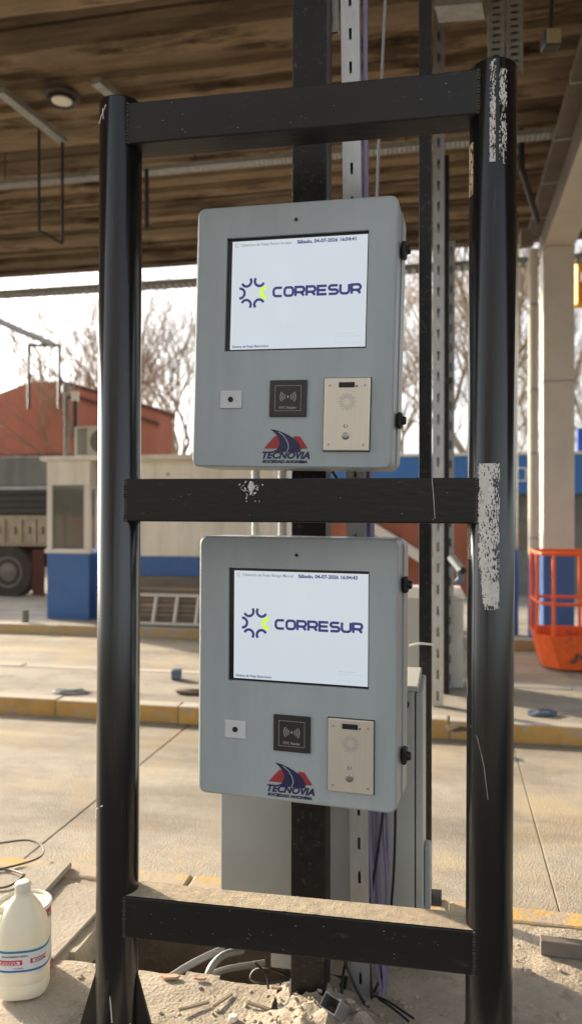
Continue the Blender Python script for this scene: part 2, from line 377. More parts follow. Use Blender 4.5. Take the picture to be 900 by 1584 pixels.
# ------------------------------------------------------------------ canopy overhead
CZ = 5.30
can = thing('toll_canopy', 'brown board marked concrete canopy roof over the toll lanes', 'canopy', (0, 0, 0), ROTL)
obj('roof_slab', bx(-10, 15, 1.0, 11.15, CZ + .002, CZ + .35), 'beam_dark', can)
v = 2.2
while v < 11.1:
    w = random.choice((.10, .14, .2, .28, .36)); w = min(w, 11.13 - v)
    dz = random.choice((.012, .03, .05, .08, .12)); bm = NB(); nn, cs = 110, ((0, 0), (.06, .8), (.3, 1.), (.7, .96), (.94, .8), (1, 0)); rows = []
    for i in range(nn + 1):
        u = -9.9 + 24.7 * i / nn; k1 = noise.noise(Vector((u * .9, v * 2.1, 3.))); k2 = noise.noise(Vector((u * 2.7, v * 5.3, 7.)))
        rows.append([bm.verts.new((u, v + w * t + .010 * k1 * (0 < t < 1), -.004 - dz * h * (1 + .18 * k1 + .10 * k2) + .012 * noise.noise(Vector((u * 4, t * 3 + v * 9, 1))) * h)) for t, h in cs])
    for i in range(nn):
        for q in range(len(cs) - 1): bm.faces.new((rows[i][q], rows[i + 1][q], rows[i + 1][q + 1], rows[i][q + 1]))
    bo = obj('ceiling_board', bm, 'ceiling_board', can, smooth=True); bo.location = (0, 0, CZ)
    v += w
obj('edge_beam', bx(-10, 15, 11.0, 11.18, CZ - .10, CZ + .42), 'ceiling_board', can)
# deep cross beam with its column
cu, cv = UV(W(856, 900, Yv(856, 9.5)))
CY_ = Yv(820, 9.5); uL = UV(W(840, 900, CY_))[0]; uR = UV(W(888, 900, Yv(888, 9.5)))[0]
BZ = Zp(380, Yv(860, 9.5))
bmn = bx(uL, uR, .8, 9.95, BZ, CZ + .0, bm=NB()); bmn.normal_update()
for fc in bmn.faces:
    if abs(fc.normal.x) > .5: fc.material_index = 1  # side faces get a darker colour that stands for their shade
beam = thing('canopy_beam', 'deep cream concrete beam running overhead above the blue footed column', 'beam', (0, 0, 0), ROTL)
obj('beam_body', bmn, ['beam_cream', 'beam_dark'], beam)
obj('conduit_duct', bx(uL - .15, uL - .003, 1.0, 9.9, BZ + .26, BZ + .34), 'beam_dark', beam)
obj('conduit', tube(NB(), [(uL - .06, 1.0, BZ + .44), (uL - .06, 9.9, BZ + .44)], .028, 8), 'beam_dark', beam, smooth=True)
for k in range(8): obj('strap', bx(uL - .156, uL - .002, 2.6 + k * .95, 2.63 + k * .95, BZ + .250, BZ + .346), 'galv_old', beam)
colr = thing('concrete_column', 'square cream concrete column with blue painted foot behind the orange basket', 'column', (0, 0, 0), ROTL)
ZB = Zp(858, Yv(860, 9.5))
obj('shaft', bx(uL, uR, 9.5, 9.95, ZB, BZ - .002, .01), 'column_cream', colr)
obj('painted_foot', bx(uL + .001, uR - .001, 9.501, 9.949, -.02, ZB, .01), 'paint_blue', colr)
for zz in (Zp(590, CY_), Zp(380, CY_)): obj('joint_band', bx(uL - .004, uR + .004, 9.494, 9.955, zz - .012, zz + .006), 'galv_old', colr)
dp = thing('drain_pipe', 'cream drain pipe with blue foot strapped beside the square concrete column', 'pipe', (0, 0, 0), ROTL)
ud = uL - .115
obj('pipe_shaft', tube(NB(), [(ud, 9.56, ZB), (ud, 9.56, BZ - .01)], .058, 14), 'column_cream', dp, smooth=True)
obj('pipe_foot', tube(NB(), [(ud, 9.56, -.02), (ud, 9.56, ZB - .003)], .060, 14), 'paint_blue', dp, smooth=True)
for zz in (1.15, 2.15, 2.9, 3.9): obj('strap', tube(NB(), [(ud, 9.56, zz), (ud, 9.56, zz + .03)], .063, 14), 'galv_old', dp, smooth=True)
pl = thing('slim_pole', 'slim grey pole with dark blue foot left of the drain pipe', 'pole', (0, 0, 0), ROTL)
up_ = UV(W(794, 800, Yv(794, 9.7)))[0]
obj('pole_shaft', tube(NB(), [(up_, 9.7, ZB + .05), (up_, 9.7, BZ + .5)], .05, 12), 'galv_old', pl, smooth=True)
obj('pole_foot', tube(NB(), [(up_, 9.7, -.02), (up_, 9.7, ZB + .05)], .055, 12), 'paint_blue', pl, smooth=True)

# ceiling lamp, hangers, trays
def ceil_lamp(px, py, label):
    Y = (CZ - .145 - EYE) * FPX / (CY - py); p = W(px, py, Y)
    t = thing('ceiling_lamp', label, 'lamp', p)
    obj('housing', lathe(NB(), [(.10, -.0), (.125, -.02), (.13, .01), (.16, .03), (.16, .035), (.05, .045), (.05, .15)], 24), 'dark_rod', t, smooth=True)
    obj('diffuser', lathe(NB(), [(.07, -.022), (.09, -.012), (.09, -.003)], 24), 'lamp_glass', t, smooth=True)
ceil_lamp(96, 155, 'round white lamp with dark rim set in the canopy ceiling')
def hanger(p0, p1, frame, label, drop_px, Ytop, mat='galv_old'):
    """channel from p0 to p1 (pixels, on plane z) with a U frame of thin rods below its near end"""
    t = thing('lane_sign_hanger', label, 'hanger', (0, 0, 0))
    a = W(*p0, Ytop[0]); b_ = W(*p1, Ytop[1]); d = (b_ - a).normalized()
    bm = NB(); q = d.to_track_quat('X', 'Z').to_matrix(); box(bm, (a + b_) / 2, ((b_ - a).length, .09, .05 if Ytop[1] < 11.5 else .10), q)
    obj('channel', bm, mat, t)
    fb = NB(); pts = [W(x, y, Ytop[1] - .02) for x, y in frame]
    for i in range(len(pts) - 1): tube(fb, [pts[i], pts[i + 1]], .014 if Ytop[1] < 11.5 else .034, 6)
    obj('rod_frame', fb, 'dark_rod', t)
    return t
Yh = lambda py, z: (z - EYE) * FPX / (CY - py)
hanger((0, 140), (98, 218), [(61, 195), (61, 357), (97, 377), (97, 216)], 'thin rod frame hanging from ceiling channel left of the black frame', 0, (Yh(140, CZ - .17), Yh(218, CZ - .17)))
hanger((148, 125), (205, 172), [(226, 262), (226, 352), (228, 352), (228, 262)], 'short ceiling channel half hidden by the left steel post', 0, (Yh(125, CZ - .17), Yh(172, CZ - .17)))
Yg = Yh(533, 5.0)
th = hanger((-30, 484), (84, 534), [(45, 632), (45, 534), (92, 534), (92, 632)], 'galvanised arm with inverted rod frame against the sky by the red gable', 0, (Yg - 2.2, Yg))
for px in (68, 76): obj('rod', tube(NB(), [W(px, 536, Yg), W(px, 580, Yg)], .02, 6), 'galv', th)
obj('stay', tube(NB(), [W(-20, 488, Yg), W(110, 600, Yg + .3)], .018, 5), 'dark_rod', th)
def tray(v, z, u0, u1, label, mat, w=.18, h=.05, pitch=.12):
    t = thing('cable_tray', label, 'cable tray', (0, v, 0), (0, 0, 0))
    t.location = L(0, v, 0); t.rotation_euler = ROTL
    bm = NB()
    for s_ in (-1, 1): bx(u0, u1, s_ * w / 2 - .004, s_ * w / 2 + .004, z, z + h, bm=bm)
    obj('side_rail', bm, mat, t)
    bm = NB(); n = int((u1 - u0) / pitch)
    for i in range(n): bx(u0 + i * pitch, u0 + i * pitch + pitch * (.45 if pitch > .05 else .8), -w / 2 + .004, w / 2 - .004, z + .002, z + .008, bm=bm)
    obj('rungs', bm, mat, t, kind='stuff')
    k = u0 + .8
    while k < u1:
        obj('hanger_rod', tube(NB(), [(k, 0, z + h), (k, 0, CZ + .05)], .006, 6), 'dark_rod', t); k += 2.1
    return t
tray(7.45, Zp(262, Yv(300, 7.45)), -7.5, 2.2, 'pale perforated cable tray hung under the canopy behind the top crossbar', 'galv_old', .12, .05, .045)
tray(10.75, Zp(441, Yv(300, 10.75)), -9, 3.0, 'dark cable tray silhouetted against the sky below the canopy edge', 'galv_old', .22, .07, .10)
# vertical tray dropping from the ceiling behind the right post
Yt = 5.1; vt = thing('cable_tray', 'perforated vertical cable tray hanging above the right steel post', 'cable tray', W(781, 795, Yt) * 1.0, ROTL); vt.location.z = 0
zb_ = Zp(112, Yt)
for s_ in (-1, 1):
    bm = NB(); slotted(bm, .108, .04, CZ + .1 - zb_, .045, .05, .018, zb_, lips=False)
    o = obj('tray_half', bm, 'galv_old', vt); o.location = (s_ * .058, 0, 0)
ht = thing('cable_tray', 'short horizontal tray branching left from the vertical ceiling tray', 'cable tray', (0, 0, 0))
a = W(676, 16, Yt + .1); b_ = W(748, 10, Yt); bm = NB(); box(bm, (a + b_) / 2, ((b_ - a).length, .18, .06), (b_ - a).normalized().to_track_quat('X', 'Z').to_matrix()); obj('tray_body', bm, 'galv_old', ht)
# small flood lamp on the beam, bracket below
fl = thing('flood_lamp', 'small yellowed flood lamp clamped to the side of the overhead beam', 'lamp', (0, 0, 0))
p = W(852, 62, 4.6); obj('lamp_body', bx(p.x - .05, p.x + .05, p.y - .04, p.y + .06, p.z - .05, p.z + .05, .012), 'dark_rod', fl)
obj('lens', bx(p.x - .042, p.x + .042, p.y - .048, p.y - .0405, p.z - .042, p.z + .042, .003), 'scuff_tan', fl)
obj('stem', tube(NB(), [p + Vector((0, .02, .04)), p + Vector((.03, .06, .5))], .015, 8), 'dark_rod', fl)
br = thing('diagonal_bracket', 'dark diagonal steel bracket under the canopy beside the right post', 'bracket', (0, 0, 0))
bm = NB(); tube(bm, [W(806, 262, 7.6), W(832, 345, 7.8)], .03, 6); tube(bm, [W(806, 262, 7.6), W(806, 200, 7.6)], .03, 6); obj('arm', bm, 'dark_rod', br)
bm = NB(); p = W(813, 370, 7.9); box(bm, p, (.13, .1, .16), None, .01); tube(bm, [p, W(832, 345, 7.8)], .02, 6); obj('junction_box', bm, 'beam_dark', br)

# ------------------------------------------------------------------ booth
bv = 9.9
def ub(px, v=bv): return UV(W(px, 800, Yv(px, v)))[0]
def zb(py, px=150, v=bv): return Zp(py, Yv(px, v))
bo = thing('toll_booth', 'cream toll booth with blue base and white framed windows', 'booth', (0, 0, 0), ROTL)
u0, u1, u2, u3 = ub(73), ub(136), ub(150), ub(418)
zt = zb(712); zs = zb(750); zl = zb(855); dp_ = 1.5
obj('base_wall', bx(u0, u1 + .02, bv, bv + dp_, -.02, zl, .008), 'paint_blue', bo)
obj('upper_band', bx(u0, u1 + .03, bv - .002, bv + dp_, zs, zt - .002, .006), 'booth_cream', bo)
obj('roof_edge', bx(u0 - .07, u3 + .05, bv - .07, bv + dp_ + .05, zt, zt + .06, .008), 'booth_cream', bo)
obj('rear_base', bx(u1 + .02, u3, bv + .18, bv + dp_, zb(893, 260), zb(862, 260), .006), 'paint_blue', bo)
obj('rear_plinth', bx(u1 + .02, u3 - .01, bv + .2, bv + dp_ - .01, -.02, zb(893, 260) - .002), 'old_board', bo)
obj('rear_wall', bx(u2 + .12, u3, bv + .18, bv + dp_, zb(862, 260) + .002, zt - .002, .006), 'booth_cream', bo)
obj('corner_wall', bx(u1 + .02, u2 + .04, bv + .16, bv + .5, -.02, zl - .004), 'paint_blue', bo)
w = obj('window', bx(u0 + .002, u0 + .075, bv, bv + .07, zl + .002, zs - .002), 'frame_white', bo)
obj('window_frame', bx(u1 - .055, u1 + .03, bv, bv + .07, zl + .002, zs - .002), 'frame_white', w)
obj('window_sill', bx(u0 - .02, u1 + .05, bv - .03, bv + .09, zl - .012, zl + .045, .004), 'frame_white', w)
obj('pane', bx(u0 + .077, u1 - .057, bv + .03, bv + .036, zl + .047, zs - .003), 'booth_glass', w)
obj('rear_window_wall', bx(u0, u1 + .02, bv + 1.44, bv + 1.49, zl, zs - .002), 'grey_wall', bo)
obj('control_arm', tube(NB(), [(u0 + .2, bv + .15, zl), (u0 + .2, bv + .15, zl + .55), (u0 + .27, bv + .15, zl + .62)], .03, 8), 'truck_dark', w)
obj('side_window', bx(u1 + .035, u1 + .06, bv + .2, bv + 1.2, zl + .06, zs - .02), 'pane_dark', bo)
w2 = obj('door_frame', bx(u1 + .06, u1 + .12, bv + .12, bv + .17, zl + .002, zs), 'frame_white', bo)
obj('door_glass', bx(u1 + .14, u1 + .22, bv + .2, bv + .21, zl + .12, zs - .25), 'truck_dark', bo)
obj('vent', bx(ub(253) - .02, ub(253) + .02, bv + .17, bv + .182, zb(735, 253), zb(730, 253)), 'galv_old', bo)
# AC on the roof
ac = thing('air_conditioner', 'cream outdoor air conditioner unit on the booth roof', 'air conditioner', L(ub(135, 10.3), 10.3, zt + .06), (0, 0, RAD(-TH)))
obj('case', bx(-.2, .42, 0, .3, .02, .46, .015), 'ac_white', ac)
for k in range(9): obj('slat', bx(-.15, .0, -.008, -.001, .06 + k * .042, .085 + k * .042), 'ac_grille', ac)
obj('fan_grille', lathe(NB(), [(.17, 0), (.17, .01)], 20), 'ac_grille', ac).matrix_local = Matrix.Translation((.22, -.002, .24)) @ Matrix.Rotation(RAD(90), 4, 'X')
for x in (-.1, .3): obj('foot', bx(x - .03, x + .03, .02, .28, 0, .02), 'truck_dark', ac)
rp = thing('roof_mast', 'grey mast with round lamp head on the booth roof beside the air conditioner', 'mast', L(ub(103, 10.4), 10.4, zt + .06), ROTL)
obj('mast', tube(NB(), [(0, 0, 0), (0, 0, .98)], .034, 10), 'grey_wall', rp, smooth=True)
obj('lamp_head', lathe(NB(), [(.03, .93), (.065, .97), (.065, 1.06), (.03, 1.1)], 12), 'conduit_grey', rp, smooth=True)
obj('meter', bx(.09, .19, -.04, .04, .84, .98, .01), 'can_white', rp)
obj('arm', tube(NB(), [(0, 0, .9), (.14, 0, .88)], .02, 6), 'dark_rod', rp)
obj('dark_pipe', tube(NB(), [(.14, 0, 0), (.14, 0, .86)], .03, 8), 'dark_rod', rp)

# boards piled before the booth, ladder, small post
bs = thing('board_pile', 'low pile of weathered boards in front of the booth', 'boards', L(ub(308, 9.75), 9.70, 0), ROTL)
zz = 0.0
for k in range(9):
    h = random.uniform(.04, .075); a = random.uniform(-.06, .06)
    bm = NB(); box(bm, (a, random.uniform(-.03, .03), zz + h / 2), (1.9 + random.uniform(-.15, .15), .22, h - .006), Matrix.Rotation(RAD(random.uniform(-1, 1)), 3, 'Z'), .004)
    obj('board', bm, 'old_board', bs); zz += h
ld = thing('ladder', 'pale aluminium ladder lying on its side before the board pile', 'ladder', L(ub(308, 9.46), 9.50, 0), ROTL)
ld.rotation_euler = (RAD(-14), 0, RAD(-TH))
for z in (.03, .40): obj('rail', bx(-.97, 1.2, -.015, .015, z - .02, z + .02, .003), 'aluminium', ld)
for k in range(8):
    x = -.93 + k * .29; obj('rung', tube(NB(), [(x, 0, .045), (x + .02, 0, .385)], .026, 8), 'aluminium', ld, smooth=True)
ps = thing('kerb_post', 'stubby grey post on the kerb left of the booth', 'bollard', L(ub(38, 9.5), 9.52, 0), ROTL)
obj('post', tube(NB(), [(0, 0, -.005), (0, 0, .14)], [.05, .045], 12), 'grey_wall', ps, smooth=True); obj('cap', tube(NB(), [(0, 0, .14), (0, 0, .165)], .052, 12), 'grey_wall', ps, smooth=True)

# truck on the far lane behind the booth
tv = 13.0; uT = lambda px: UV(W(px, 800, Yv(px, tv)))[0]
ZT = lambda py: Zp(py, Yv(40, tv))
tr = thing('truck', 'old grey and cream stake truck partly hidden behind the booth', 'truck', (0, 0, 0), ROTL)
ta, tb = uT(-330), uT(96)
obj('cargo_cover', bx(ta, tb, tv, tv + 2.2, ZT(752), ZT(706), .03), 'truck_grey', tr)
for k in range(4):
    z0 = ZT(795) + k * .115; obj('stake_board', bx(ta, tb, tv + .01 * (k % 2), tv + .08, z0 + .004, z0 + .108, .004), 'truck_dark', tr)
obj('side_rail', bx(ta, tb, tv - .03, tv + 2.2, ZT(756) - .02, ZT(752) - .002), 'galv_old', tr)
obj('load_bed', bx(ta, tb, tv + .09, tv + 2.1, ZT(800), ZT(757)), 'truck_dark', tr)
obj('chassis_side', bx(ta, tb, tv + .02, tv + .4, ZT(845), ZT(797), .01), 'truck_cream', tr)
for px in (-8, 18, 40, 60):
    obj('locker', bx(uT(px), uT(px + 17), tv - .02, tv + .018, ZT(840), ZT(803), .006), 'truck_cream', tr)
    obj('latch', bx(uT(px + 7), uT(px + 9), tv - .035, tv - .021, ZT(826), ZT(815)), 'truck_dark', tr)
obj('underframe', bx(ta, tb, tv + .5, tv + 1.9, .45, ZT(846)), 'red_dark', tr)
for px in (12, -200):
    c = Vector((uT(px), tv + .15, ROAD + .50)); wb = NB()
    lathe(wb, [(.30, -.13), (.46, -.13), (.50, -.09), (.50, .09), (.46, .13), (.30, .13)], 28)
    bmesh.ops.transform(wb, matrix=Matrix.Translation(c) @ Matrix.Rotation(RAD(90), 4, 'X'), verts=wb.verts[:])
    wo = obj('wheel', wb, 'tyre', tr, smooth=True); rb = NB(); lathe(rb, [(.29, -.05), (.29, .138), (.2, .12), (.12, .15), (.05, .17)], 24)
    bmesh.ops.transform(rb, matrix=Matrix.Translation(c) @ Matrix.Rotation(RAD(90), 4, 'X'), verts=rb.verts[:]); obj('rim', rb, 'wheel_rim', wo, smooth=True)
obj('mud_flap', bx(uT(48), uT(66), tv + .05, tv + .09, -.05, ZT(850)), 'red_dark', tr)

# red gabled building far left
rv = 22.0; RY = lambda px: Yv(px, rv)
def rp_(px, py): Y = RY(px); return (UV(W(px, py, Y))[0], Zp(py, Y))
rb_ = thing('red_building', 'terracotta red gabled building behind the toll booth', 'building', (0, 0, 0), ROTL)
prof = [(rp_(-160, 690)[0], -.14), (rp_(-160, 690)[0], rp_(-160, 660)[1]), rp_(0, 608), rp_(45, 591), rp_(95, 590), rp_(245, 634), (rp_(245, 634)[0], -.14)]
obj('wall', poly_xz(NB(), prof, rv, rv + 1.2), 'red_wall', rb_)
obj('roof_trim', poly_xz(NB(), [rp_(96, 588), rp_(247, 632), rp_(247, 638), rp_(96, 593)], rv - .05, rv + 1.3), 'red_dark', rb_)
obj('gutter_shadow', poly_xz(NB(), [rp_(122, 612), rp_(247, 654), rp_(247, 659), rp_(122, 617)], rv - .08, rv - .002), 'red_dark', rb_)  # dark strip painted for the shadow line along the sloping gutter
obj('base_band', bx(rp_(-160, 700)[0], rp_(110, 700)[0], rv - .06, rv - .003, rp_(0, 712)[1], rp_(0, 704)[1]), 'red_dark', rb_)
# office with blue fascia on the right
ov = 15.6
def op(px, py): Y = Yv(px, ov); return (UV(W(px, py, Y))[0], Zp(py, Y))
of = thing('toll_office', 'red walled toll office under a long bright blue fascia', 'building', (0, 0, 0), ROTL)
fu0, fu1 = op(500, 700)[0], op(960, 700)[0]; fz1 = op(720, 707)[1]; fz0 = op(720, 765)[1]
obj('fascia', bx(fu0, fu1, ov - .3, ov + 4, fz0, fz1, .01), 'fascia_blue', of)
obj('fascia_trim', bx(fu0 - .02, fu1 + .02, ov - .32, ov + 4.02, fz1 + .002, fz1 + .06), 'frame_white', of)
obj('red_wall', bx(fu0, op(738, 800)[0], ov, ov + 3.5, -.14, fz0 - .002), 'red_wall', of)
obj('window_band', bx(op(738, 800)[0], fu1, ov + .05, ov + 3.4, -.14, fz0 - .002), 'grey_wall', of)
obj('pane', bx(op(803, 800)[0], op(818, 800)[0], ov + .03, ov + .048, op(800, 850)[1], op(800, 775)[1]), 'pane_dark', of)
obj('pane', bx(op(893, 800)[0], op(930, 800)[0], ov + .03, ov + .048, op(800, 870)[1], op(800, 790)[1]), 'pane_dark', of)
st_ = NB(); d0 = op(560, 806); d1 = op(668, 872)
q = Vector((d1[0] - d0[0], 0, d1[1] - d0[1])); box(st_, ((d0[0] + d1[0]) / 2, ov - .12, (d0[1] + d1[1]) / 2), (q.length, .2, .20), Matrix.Rotation(-math.atan2(q.z, q.x), 3, 'Y'), .01)
obj('stair_stringer', st_, 'frame_white', of)
lb = NB(); sx, sz = op(803, 735); ribbon(lb, rrect(sx - .09, sx + .09, sz - .12, sz + .12, .02), .03, ov - .304, True); obj('sign_mark', lb, 'frame_white', of)
bsn = thing('blue_sign_panel', 'deep blue sign panel on the office roof at the right edge', 'sign', (0, 0, 0), ROTL)
obj('panel', bx(op(890, 700)[0], op(960, 700)[0], ov - .2, ov - .1, fz1 + .062, op(900, 664)[1], .006), 'sign_blue', bsn)
# yellow signal at the right edge
sg = thing('lane_signal', 'yellow lane signal housing at the right edge beside the column top', 'signal', (0, 0, 0))
p = W(906, 440, 10.6); obj('housing', bx(p.x - .16, p.x + .16, p.y - .1, p.y + .12, p.z - .3, p.z + .3, .03), 'yellow_lamp', sg)
obj('visor', bx(p.x - .12, p.x + .12, p.y - .16, p.y - .101, p.z - .02, p.z + .14, .02), 'dark_rod', sg)
obj('bracket', tube(NB(), [p + Vector((.02, 0, .3)), p + Vector((.02, 0, .75)), Vector((p.x + .02, p.y, CZ + .1))], .035, 8), 'sign_blue', sg)

# ------------------------------------------------------------------ bare trees
def tree_mesh(seed, height, spread, stems, lean=.25):
    rnd = random.Random(seed); tv_, tf, cv_, cf = [], [], [], []
    def seg(V, F, a, b_, r0, r1, n):
        t = (b_ - a).normalized(); x = t.orthogonal().normalized(); y = t.cross(x); k0 = len(V)
        for (p, r) in ((a, r0), (b_, r1)):
            for i in range(n): V.append(p + (x * math.cos(2 * math.pi * i / n) + y * math.sin(2 * math.pi * i / n)) * r)
        for i in range(n): F.append((k0 + i, k0 + (i + 1) % n, k0 + n + (i + 1) % n, k0 + n + i))
    def grow(p, d, ln, r, depth):
        k = 4 if depth < 2 else 3; V, F, n = (tv_, tf, 6) if depth < 2 else (cv_, cf, 3)
        for i in range(k):
            d2 = (d + Vector((rnd.gauss(0, .10), rnd.gauss(0, .10), rnd.gauss(.03, .07)))).normalized()
            q = p + d2 * ln / k; rr = r * (1 - .5 * (i + 1) / k); seg(V, F, p, q, max(r * (1 - .5 * i / k), .006), max(rr, .005), n)
            p, d = q, d2
            if depth < 5 and i > 0:
                for c in range(2 if depth > 0 else 1):
                    a = rnd.uniform(0, 6.28); side = d.orthogonal().normalized(); side.rotate(Matrix.Rotation(a, 3, d)) if False else None
                    side = Matrix.Rotation(a, 3, d) @ side
                    nd = (d * rnd.uniform(.7, 1.1) + side * rnd.uniform(.45, .85) * spread + Vector((0, 0, .22))).normalized()
                    if depth >= 2 and rnd.random() < .14: continue
                    grow(p, nd, ln * rnd.uniform(.5, .68), r * .5, depth + 1)
    for s_ in range(stems):
        a = 6.28 * s_ / stems + rnd.uniform(-.5, .5); o_ = Vector((math.cos(a), math.sin(a), 0)) * (.15 if stems > 1 else 0)
        grow(o_ + Vector((0, 0, -.15)), Vector((math.cos(a) * lean, math.sin(a) * lean, 1)).normalized(), height * rnd.uniform(.48, .6), height * .012 + .02, 0)
    ms = []
    for nm, V, F, mt in (('trunk', tv_, tf, 'bark'), ('crown', cv_, cf, 'twig')):
        me = bpy.data.meshes.new(nm); me.from_pydata([tuple(v) for v in V], [], F); me.materials.append(MATS[mt]); ms.append(me)
    return ms
TM = [tree_mesh(3, 9.5, .8, 3), tree_mesh(11, 9.0, .9, 4, .35), tree_mesh(23, 10.5, .75, 2, .2)]
spots = [(186, 31, 2, 8.6, 'bare tree mostly behind the left steel post'), (140, 29, 0, 8.2, 'bare winter tree left of the left steel post above the red roof'), (232, 27, 1, 8.8, 'many stemmed bare tree between the left post and the upper terminal'),
         (290, 33, 2, 9.6, 'bare tree just left of the upper terminal'),
         (640, 27, 1, 9.6, 'bare tree seen between upper terminal and slim black post'), (712, 22, 2, 10.5, 'tall bare tree seen just left of the right steel post'),
         (812, 20, 0, 9.5, 'bare tree beside the drain pipe at right'), (930, 30, 1, 9.0, 'bare tree at the right edge beyond the column')]
def put_tree(i, loc, h, label, rz):
    t = thing('bare_tree', label, 'tree', loc, (0, 0, rz), 'bare trees behind the toll plaza')
    base = (9.5, 9.0, 10.5)[i]; t.scale = (h / base,) * 3
    link('trunk', TM[i][0], t); link('crown', TM[i][1], t)
for k, (px, Y, i, h, lab) in enumerate(spots): p = W(px, 795, Y); put_tree(i, (p.x, p.y, -.14), h, lab, k * 1.3)
put_tree(0, (-5.6, -7, -.75), 9.5, 'bare tree mirrored in the left of the upper screen', .4)
put_tree(2, (-4.3, -7.6, -.75), 10.5, 'bare tree mirrored in the middle of the upper screen', 2.1)
put_tree(1, (-3.1, -7.2, -.75), 9, 'bare tree mirrored in the right of the upper screen', 4.)

# ------------------------------------------------------------------ guard frame in front
fr = thing('guard_frame', 'black steel guard frame of two round posts and three crossbars', 'frame', (.0, 2.024, 0), (0, RAD(.28), RAD(-10.45)))
HX, PR = .4905, .0572; ZTOP = 2.56
fr.location.x = .0157 - math.tan(RAD(.28)) * 1.45
def post(x, label):
    bm = NB(); n = 40
    lathe(bm, [(PR, -.01), (PR, ZTOP - .004), (PR - .003, ZTOP), (PR - .006, ZTOP + .0005)], n)
    o = obj('post', bm, 'black_steel', fr, label, smooth=True); o.location.x = x; return o
pL = post(-HX, None); pR = post(HX, 'round post with worn white paint patches')
for o in (pL, pR):
    bm = NB()
    lathe(bm, [(PR + .001, -.006), (PR + .075, -.006), (PR + .075, .008), (PR + .001, .008)], 4, power=2); obj('base_plate', bm, 'black_steel', o).rotation_euler.z = RAD(45)
    for k in range(4):
        a = RAD(45 + 90 * k) if o is pR else RAD(90 * k)
        bm = NB(); poly_xz(bm, [(PR - .004, .009), (PR + .06, .009), (PR + .05, .04), (PR - .002, .215)], -.004, .004)
        g = obj('gusset', bm, 'black_bar', o); g.rotation_euler.z = a
BD = .045
for z0, z1 in ((2.430, 2.540), (1.428, 1.541), (.322, .431)):
    bm = NB(); hx = HX - math.sqrt(PR ** 2 - BD ** 2) + .006
    bx(-hx, hx, -BD, BD, z0, z1, .004, bm=bm)
    c = obj('crossbar', bm, 'black_bar', fr)
    for sx in (-1, 1):
        wb = NB(); xx = sx * (HX - math.sqrt(PR ** 2 - BD ** 2))
        n = 16
        for k in range(n):
            z = z0 + (z1 - z0) * (k + .5) / n
            r = .0055 + random.uniform(-.0014, .0016)
            m = Matrix.Translation((xx - sx * .002, -BD + .001, z)) @ Matrix.Diagonal((r, r, (z1 - z0) / n * .62, 1))
            bmesh.ops.create_icosphere(wb, subdivisions=1, radius=1, matrix=m)
        obj('weld', wb, 'weld', c, smooth=True)
    # dust lying on the top face of the low bar
    if z0 < 1:
        db = NB(); nx, ny = 90, 8; grid = [[db.verts.new((-hx + .01 + (2 * hx - .02) * i / nx, -BD + .004 + (2 * BD - .008) * j / ny, z1 + .0008 + max(0, .0014 * noise.noise(Vector((i * .5, j * .5, 4)))))) for j in range(ny + 1)] for i in range(nx + 1)]
        for i in range(nx):
            for j in range(ny):
                if noise.noise(Vector((i * .13, j * .3, 8))) < .95: db.faces.new((grid[i][j], grid[i + 1][j], grid[i + 1][j + 1], grid[i][j + 1]))
        obj('dust_layer', db, 'dust', c, kind='stuff')
# worn paint: thin curved flakes on the right post (angles measured from -y, towards +x)
def flakes(parent, z0, z1, a_fn, seed, mat, dens, name='paint_patch', R=PR + .0006, na=26, nz=150):
    bm = NB()
    for j in range(nz):
        for i in range(na):
            z = z0 + (z1 - z0) * j / nz; dz = (z1 - z0) / nz; lo, hi = a_fn((j + .5) / nz)
            a0 = lo + (hi - lo) * i / na; a1 = lo + (hi - lo) * (i + 1) / na
            if noise.fractal(Vector(((a0 * .9 + seed) * .35, z * 95, seed)), 1.0, 2.0, 4) + .55 * noise.fractal(Vector((a0 * .05 + seed, z * 22, seed)), 1.0, 2.0, 3) + dens(i / na, (j + .5) / nz) < 0: continue
            q = [(R * math.sin(RAD(a)), -R * math.cos(RAD(a)), zz) for a, zz in ((a0, z), (a1, z), (a1, z + dz), (a0, z + dz))]
            bm.faces.new([bm.verts.new(p) for p in q])
    return obj(name, bm, mat, parent, 'worn white paint patch' if 'scuff' == mat else None, kind='stuff')
flakes(pR, 1.22, 1.575, lambda t: (-38 + 26 * max(0, .42 - t) * 1.6, 16), 3, 'scuff', lambda i, t: .42 - .85 * max(0, i - .45) * (1.2 if .3 < t < .98 else .6) + (.2 if t < .2 else 0) - .9 * max(0, .10 - i) * 8 - .8 * max(0, .05 - t) * 14 - .5 * max(0, i - .9) * 6)
flakes(pR, 2.305, 2.553, lambda t: (-12, 2), 8, 'scuff', lambda i, t: .16 - abs(i - .5) * .5 + (.2 if t < .35 else 0), nz=110, na=10)
flakes(pR, 2.30, 2.53, lambda t: (10, 30), 14, 'scuff', lambda i, t: -.02 - abs(i - .5) * .9 + .42 * math.exp(-((t - .78) / .16) ** 2) + .1 * math.exp(-((t - .2) / .15) ** 2), nz=100, na=14)
flakes(pR, 2.24, 2.37, lambda t: (-88, -58), 21, 'scuff_tan', lambda i, t: .25, nz=60, na=14)
flakes(pR, 1.34, 1.44, lambda t: (-88, -62), 27, 'scuff_tan', lambda i, t: .12, nz=50, na=14)
